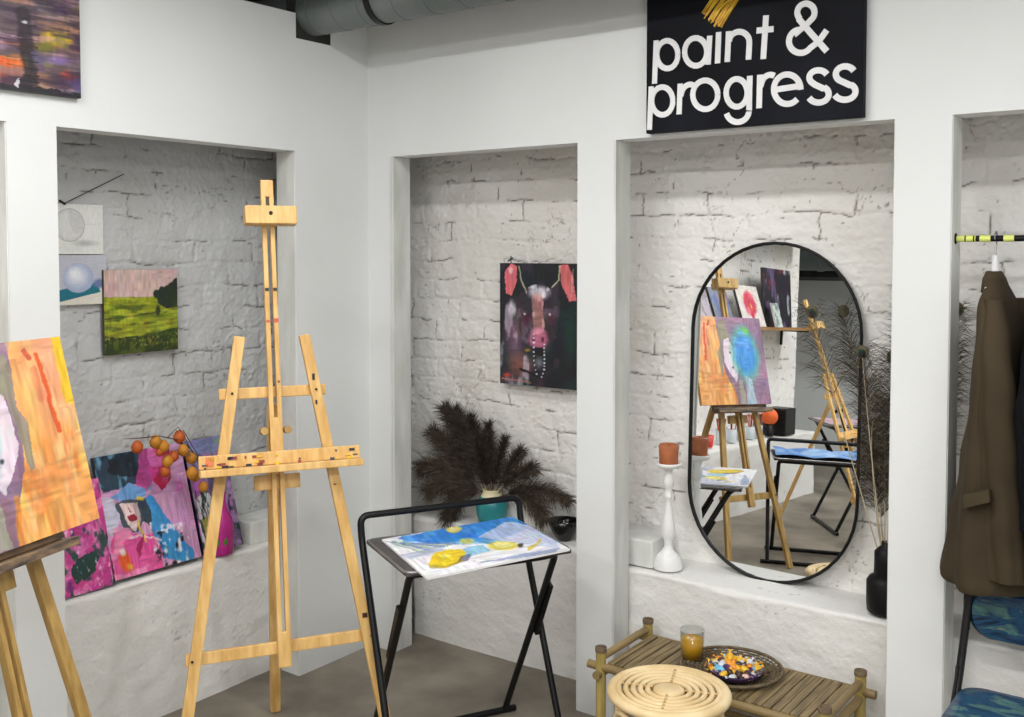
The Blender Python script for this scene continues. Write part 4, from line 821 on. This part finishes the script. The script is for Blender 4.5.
# coats
def cloth_ring(cx, cy, z, hx, hy, seed, n=56, fold=.10, k=9, rot=0.):
    out = []
    for i in range(n):
        a = 2*math.pi*i/n; f_ = 1+fold*(math.sin(k*a+seed+z*2)+.5*math.sin((k*2-3)*a+seed*2+z*5))*.5
        x, y = hx*f_*math.copysign(abs(math.cos(a))**.8, math.cos(a)), hy*f_*math.copysign(abs(math.sin(a))**.8, math.sin(a))
        out.append(Vector((cx+x*math.cos(rot)-y*math.sin(rot), cy+x*math.sin(rot)+y*math.cos(rot), z)))
    return out
def interp(tb_, z):
    for (z1, *a), (z2, *b) in zip(tb_[:-1], tb_[1:]):
        if z1 >= z >= z2: t = (z1-z)/(z1-z2); t = t*t*(3-2*t)*.5+t*.5; return [p+(q-p)*t for p, q in zip(a, b)]
    return tb_[-1][1:]
def garment(root, tb_, m, name, seed, fold, k=9, steps=46, cap=True):
    zt, zb = tb_[0][0], tb_[-1][0]; rings = []
    for i in range(steps+1):
        z = zt+(zb-zt)*i/steps; cx, cy, hx, hy = interp(tb_, z)
        g_ = cloth_ring(cx, cy, z, hx, hy, seed, fold=fold*(.25+.75*i/steps), k=k)
        rings.append([Vector((max(p.x+.002*math.sin(p.z*38+p.y*25+seed), b5+.006 if p.y > -.012 else 0), p.y, p.z+(.012*math.sin(4*p.y+seed) if i == steps else 0))) for p in g_])
    MBm = MB().loft(rings, cap=cap); return MBm.build(name, m, root)
M_COAT = mat('olive_brown_cotton', (60, 51, 38), (71, 61, 46), rough=.85, spec=.15, scale=5, bump=.5, bscale=14); M_COAT2 = mat('olive_brown_cotton_paler', (66, 57, 42), (78, 67, 50), rough=.85, spec=.15, scale=5, bump=.5, bscale=14); M_NAVY = mat('black_navy_nylon', (10, 11, 15), (18, 20, 26), rough=.6, spec=.12, scale=6, bump=.5, bscale=16)  # second cotton is a slightly paler copy of the first
def hanger(x, label):
    e_ = empty('coat_hanger', (x, ry, rz), label, 'hanger'); hk = []
    for i in range(10): a = math.pi*(1.12-1.3*i/9); hk.append((x, ry+.0155*math.cos(a), rz+.003+.0155*math.sin(a)))
    hk += [(x, ry, rz-.03), (x, ry, rz-.06)]
    MB().tube(hk, .002, 6).build('hook', mat('steel_wire', (150, 150, 150), rough=.3, metal=.8), e_)
    MB().tube(curve_pts([(x, ry-.10, rz-.135), (x, ry-.02, rz-.100), (x, ry+.02, rz-.100), (x, ry+.10, rz-.135)], .05), .007, 8).tube([(x, ry, rz-.045), (x, ry, rz-.09)], [.008, .012], 8).build('shoulder_bar', mat('white_plastic', (226, 226, 226), rough=.4), e_)
    return e_
hx_ = at(996, 239, 1, ry).x
hanger(hx_, 'white plastic coat hanger carrying the olive brown coat')
cy0 = .035; hx0 = hx_; hx_ = hx_+.030
e = empty('coat', (hx_, cy0, 1.55), 'olive brown long cotton coat hanging from the striped rod', 'coat')
garment(e, [(1.545, hx_-.025, cy0, .012, .04), (1.52, hx_-.025, cy0, .022, .08), (1.46, hx_-.018, cy0, .036, .15), (1.36, hx_-.012, cy0, .048, .175), (1.20, hx_-.010, cy0, .064, .18), (1.0, hx_-.012, cy0, .084, .185), (.85, hx_-.016, cy0, .104, .19), (.73, hx_-.018, cy0, .114, .19), (.705, hx_-.016, cy0, .110, .185)], M_COAT, 'body', 2.2, .13, 5)
garment(e, [(1.475, hx_-.004, cy0-.125, .022, .030), (1.36, hx_+.006, cy0-.148, .036, .042), (1.15, hx_+.018, cy0-.155, .048, .046), (.95, hx_+.034, cy0-.155, .052, .046), (.78, hx_+.044, cy0-.155, .050, .044), (.755, hx_+.044, cy0-.155, .047, .042)], M_COAT, 'sleeve', 1.1, .14, 5)
garment(e, [(1.47, hx_+.02, cy0+.13, .026, .035), (1.36, hx_+.022, cy0+.16, .04, .045), (1.15, hx_+.03, cy0+.17, .048, .045), (.95, hx_+.03, cy0+.17, .046, .045), (.83, hx_+.03, cy0+.17, .04, .04)], M_COAT2, 'sleeve', 3.1, .10, 5)
mb = MB(); cz_ = 1.535
mb.loft([[Vector((hx_-.028+math.cos(a)*r1*.7, cy0-.02+math.sin(a)*r1*1.3, zz)) for a in [2*math.pi*i/20 for i in range(20)]] for r1, zz in ((.030, cz_-.05), (.042, cz_-.045), (.038, cz_-.01), (.026, cz_+.012), (.018, cz_+.008))]); mb.build('collar', M_COAT2, e)
pf = [at(x, y, 1, cy0-.215) for x, y in ((963, 496), (989, 490), (990, 502), (964, 508))]
mb = MB(); mb.add([p+Vector((0, -.004, 0)) for p in pf]+[p+Vector((0, .03, 0)) for p in pf], [(3, 2, 1, 0), (0, 1, 5, 4), (1, 2, 6, 5), (2, 3, 7, 6), (3, 0, 4, 7), (4, 5, 6, 7)]); mb.build('pocket_flap', M_COAT2, e)
nx_ = hx0+.150
hanger(nx_, 'white plastic coat hanger carrying the dark navy jacket')
e = empty('jacket', (nx_, cy0, 1.55), 'black navy jacket hanging behind the olive coat', 'jacket')
garment(e, [(1.545, nx_, cy0, .014, .05), (1.50, nx_, cy0, .035, .13), (1.42, nx_, cy0, .052, .19), (1.25, nx_+.004, cy0, .064, .20), (1.0, nx_+.01, cy0, .072, .20), (.80, nx_+.01, cy0, .078, .20), (.78, nx_+.01, cy0, .074, .195)], M_NAVY, 'body', 4.2, .14, 6)
garment(e, [(1.44, nx_-.01, cy0-.16, .03, .035), (1.2, nx_-.008, cy0-.20, .045, .045), (.95, nx_, cy0-.20, .04, .045), (.90, nx_, cy0-.20, .037, .042)], M_NAVY, 'sleeve', 1.5, .12, 5)
garment(e, [(1.44, nx_-.01, cy0+.13, .03, .035), (1.2, nx_-.01, cy0+.165, .04, .045), (.95, nx_-.01, cy0+.165, .04, .045), (.90, nx_-.01, cy0+.165, .037, .042)], M_NAVY, 'sleeve', 2.5, .12, 5)
# folding chair
A = Art(130, 110, None, (34, 74, 116), warp=4, seed=61)
A.streak((70, 130, 150), 4, 12, .48, 3, .8).streak((24, 44, 84), 4, 14, .52, 7, .8).streak((160, 176, 110), 6, 16, .60, 12, .8).streak((190, 186, 90), 9, 9, .70, 15, .8).streak((20, 26, 40), 9, 5, .66, 18, .9)
sl = at(962, 686, 2, .45)
cx0 = sl.x-.005; cyb = -.075; CW = .40
e = empty('folding_chair', (cx0+CW/2, cyb-.2, 0), 'black tubular folding chair with a blue and yellow patterned seat, under the coats', 'chair')
def pad(name, rings_xyz, art_seed):
    pass
# seat: rounded slab with a painted top
def rounded(x0_, x1_, y0_, y1_, r_, n=6):
    pts = []
    for cx_, cy_, a0_ in ((x1_-r_, y1_-r_, 0), (x0_+r_, y1_-r_, 90), (x0_+r_, y0_+r_, 180), (x1_-r_, y0_+r_, 270)):
        for i in range(n+1): a = R(a0_+90*i/n); pts.append((cx_+r_*math.cos(a), cy_+r_*math.sin(a)))
    return pts
def swirl_mat():
    m = bpy.data.materials.new('blue_patterned_vinyl'); m.use_nodes = True; nt = m.node_tree; N = nt.nodes; L = nt.links; b = N['Principled BSDF']; b.inputs['Roughness'].default_value = .4
    tc = N.new('ShaderNodeTexCoord'); mp = N.new('ShaderNodeMapping'); mp.inputs['Scale'].default_value = (3, 9, 9); L.new(tc.outputs['Object'], mp.inputs[0])
    nz = N.new('ShaderNodeTexNoise'); nz.inputs['Scale'].default_value = 2.2; nz.inputs['Detail'].default_value = 6; nz.inputs['Distortion'].default_value = 1.6; L.new(mp.outputs[0], nz.inputs['Vector'])
    r = N.new('ShaderNodeValToRGB'); cr = r.color_ramp; L.new(nz.outputs['Fac'], r.inputs[0])
    cr.elements[0].position = .30; cr.elements[0].color = (*lin((8, 12, 22)), 1); cr.elements[1].position = .74; cr.elements[1].color = (*lin((160, 158, 86)), 1)
    for p_, c_ in ((.40, (16, 40, 72)), (.48, (26, 78, 108)), (.54, (20, 52, 92)), (.61, (82, 122, 112)), (.66, (36, 80, 110))): el = cr.elements.new(p_); el.color = (*lin(c_), 1)
    L.new(r.outputs[0], b.inputs['Base Color']); return m
M_SWIRL = swirl_mat()
out = rounded(cx0, cx0+CW, cyb-.38, cyb, .06)
sh = lambda pts, s_, z: [Vector((cx0+CW/2+(x-cx0-CW/2)*s_, cyb-.19+(y-cyb+.19)*s_, z)) for x, y in pts]
MB().loft([sh(out, .94, .418), sh(out, 1, .424), sh(out, 1.0, .438), sh(out, .97, .449), sh(out, .85, .452)]).build('seat', M_SWIRL, e)
bw = CW*.5; rings = []
byy = cyb+.045
o_ = rounded(cx0+.005, cx0+CW-.005, .585, .695, .05)
o_ = [(x, z-.035*math.cos((x-cx0-CW/2)/CW*2.6) if z < .64 else z) for x, z in o_]
bk = lambda s_, yy: [Vector((cx0+CW/2+(x-cx0-CW/2)*s_, yy+.02*(1-((x-cx0-CW/2)/(CW/2))**2), .64+(z-.64)*s_)) for x, z in o_]
MB().loft([bk(.95, byy-.012), bk(1, byy-.006), bk(1, byy+.008), bk(.95, byy+.014)]).build('backrest', M_SWIRL, e)
for s_, x in ((-1, cx0-.002), (1, cx0+CW+.002)):
    MB().tube(curve_pts([(x+s_*-.02, byy, .695), (x-s_*.005, byy-.004, .66), (x+s_*.004, cyb-.02, .45), (x+s_*.01, cyb-.36, .012)], .08), .0105, 10).build('front_leg', M_BLACKM, e)
    MB().tube([(x+s_*.012, cyb-.30, .41), (x+s_*.012, cyb+.02, .012)], .0105, 10).build('rear_leg', M_BLACKM, e)
    MB().bar((x+s_*.006, cyb-.02, .50), (x+s_*.006, cyb-.08, .32), .028, .006, (0, 1, 0)).build('hinge_plate', M_BLACKM, e)
    MB().tube([(x-s_*.0, byy, .69), (x-s_*.0, byy+.0, .58)], .009, 8).build('back_post', M_BLACKM, e)
MB().tube([(cx0+.01, cyb+.02, .09), (cx0+CW-.01, cyb+.02, .09)], .008, 8).build('rear_crossbar', M_BLACKM, e)

# ------------------------------------------------------------------ things the mirror shows
# wall shelf with pictures
M_SHELF = mat('oiled_shelf_wood', (140, 104, 60), (170, 130, 80), rough=.5, scale=4, stretch=(8, 1, 8))
sz = 1.315; e = empty('wall_shelf', (-.18, -3.1, sz), 'oiled wood picture shelf above the far left ledge, seen in the mirror', 'shelf')
MB().box((-.29, -4.2, sz-.022), (-.02, -2.0, sz), bev=.003).build('board', M_SHELF, e)
for y in (-2.3, -3.2, -4.1): MB().box((-.285, y-.01, sz-.14), (-.27, y+.01, sz-.022)).box((-.285, y-.008, sz-.034), (-.06, y+.008, sz-.022)).build('bracket', M_BLACKM, e)
specs = [(-3.92, -3.42, .43, 'dark'), (-3.36, -3.0, .30, 'red'), (-2.86, -2.60, .27, 'grey'), (-2.56, -2.38, .27, 'pale')]
for y0, y1, hh, kd in specs:
    if kd == 'dark':
        A = Art(80, 80, None, (28, 26, 36), warp=4, seed=71); A.streak((110, 90, 130), 6, 3, .55, 3, .8).streak((130, 30, 50), 5, 4, .6, 6, .8).streak((190, 190, 200), 8, 4, .66, 8, .8); lb = 'large near black abstract canvas on the picture shelf, seen in the mirror'
    elif kd == 'red':
        A = Art(80, 80, None, (222, 214, 208), warp=3, seed=73); A.blob(50, 45, 30, 34, (206, 50, 80), .3).streak((236, 130, 140), 5, 5, .55, 4, .8, np.hypot((A.X-50)/30, (A.Y-45)/34) < 1).blob(50, 75, 7, 16, (200, 40, 70), .4).blob(46, 50, 3, 12, (236, 190, 60), .6); lb = 'white canvas with a red flower on the picture shelf, seen in the mirror'
    elif kd == 'grey':
        A = Art(60, 60, None, (120, 126, 140), warp=3, seed=75); A.streak((70, 100, 160), 9, 3, .5, 4, .8).streak((150, 110, 150), 8, 3, .56, 6, .7); lb = 'blue grey striped canvas on the picture shelf, seen in the mirror'
    else:
        A = Art(60, 60, None, (176, 166, 176), warp=3, seed=77); A.streak((130, 120, 130), 5, 5, .5, 4, .8); lb = 'pale lilac canvas farthest left on the mirrored picture shelf'
    tag(panel('painting', A, (-.075 if kd != 'dark' else -.12, y0, sz+.001), Yn, (-.10 if kd != 'dark' else -.03, 0, hh), y1-y0, hh, .018, (60, 60, 64)), lb, 'painting')
A = Art(40, 60, None, (200, 210, 204), warp=3, seed=79); A.streak((110, 130, 124), 4, 6, .5, 4, .8)
tag(panel('painting', A, (-.035, -3.56, sz+.001), Yn, (-.05, 0, .18), .12, .18, .012, (210, 210, 206)), 'small pale green picture in front of the near black canvas', 'painting')
# things on the far ledge
M_RED = mat('red_plastic', (206, 52, 44), (220, 70, 56), rough=.35)
for (y, x, lb) in ((-2.50, -.16, 'red cup on the far ledge, nearer the mirror edge'), (-2.72, -.17, 'second red cup on the far ledge')):
    tag(MB().lathe([(.026, 0), (.034, .08), (.032, .08), (.025, .006), (.001, .005)], (x, y, .497), 20).build('cup', M_RED), lb, 'cup')
e = empty('paper_lantern', (-.17, -3.69, .64), 'bright orange ball ornament beside the dark tool case, seen in the mirror', 'ornament')
MB().ball((-.17, -3.69, .645), .062, 0, 18).build('ball', mat('orange_paper', (236, 92, 36), (246, 116, 50), rough=.6), e); MB().lathe([(.03, 0), (.03, .1), (.012, .105)], (-.17, -3.69, .497), 14).build('stand', M_BLACKM, e)
jar = [(-2.96, 'glass_jar'), (-3.12, ''), (-3.28, ''), (-3.42, ''), (-3.55, '')]
M_JAR = mat('cloudy_plastic_pot', (180, 190, 196), (210, 216, 220), rough=.3); lbs = ['first', 'second', 'third', 'fourth', 'last']
for k, (y, _) in enumerate(jar):
    x = -.20; e = empty('brush_pot', (x, y, .497), '%s pale brush pot from the mirror side on the far ledge' % lbs[k], 'pot', 'brush pots on the far ledge')
    MB().lathe([(.035, 0), (.038, .09), (.036, .09), (.033, .006), (.001, .005)], (x, y, .497), 18).build('pot', M_JAR, e)
    for q in range(6):
        dx, dy = kk.uniform(-.03, .03), kk.uniform(-.04, .04); MB().tube([(x+dx*.3, y+dy*.3, .51), (x+dx, y+dy, .64), (x+dx*1.1, y+dy*1.1, .67)], [.003, .003, .006], 6).build('brush', M_TWIG if q % 2 else M_RED, e)
tag(MB().box((-.27, -4.02, .497), (-.10, -3.82, .70), bev=.012).build('tool_case', M_BLACKM), 'black case standing at the far end of the ledge, seen in the mirror', 'case')
# second and third folding tables
t2, Q2, u_, f_ = folding_table((.985, -2.47), (.45, .89), W=.56, Dp=.375, zt=.60, loop=.06, label='black folding table with a crumpled blue sheet, seen in the mirror')
mb = MB(); nX, nY = 26, 18; vs = []; fs = []
for j in range(nY):
    for i in range(nX):
        a, b = .05+.5*i/(nX-1), .02+.34*j/(nY-1); z = .612+.030*abs(math.sin(a*13+b*5))*(.4+.6*math.sin(b*9)**2)
        vs.append(Q2(a, b, z))
for j in range(nY-1):
    for i in range(nX-1): q = j*nX+i; fs.append((q, q+1, q+nX+1, q+nX))
n = len(vs); mb.add(vs+[v-Vector((0, 0, .0012)) for v in vs], fs+[tuple(i+n for i in f[::-1]) for f in fs])
tag(mb.build('paper_sheet', mat('blue_sheet', (70, 120, 180), (150, 180, 214), rough=.6, scale=9)), 'crumpled blue paper sheet on the folding table seen in the mirror', 'paper')
t3, Q3, u3, f3 = folding_table((.85, -3.2), (-.8, .6), W=.5, Dp=.375, zt=.70, loop=.05, label='black folding table beside the tall mirrored easel with a pink sheet')
c0 = Q3(.05, .04, .703); A = Art(50, 40, None, (206, 180, 186), warp=3, seed=83); A.streak((170, 120, 150), 5, 5, .55, 4, .7)
tag(panel('drawing', A, Q3(.05, .36, .707), u3, -f3, .4, .3, .003), 'pinkish drawing lying on the table beside the tall mirrored easel', 'drawing')
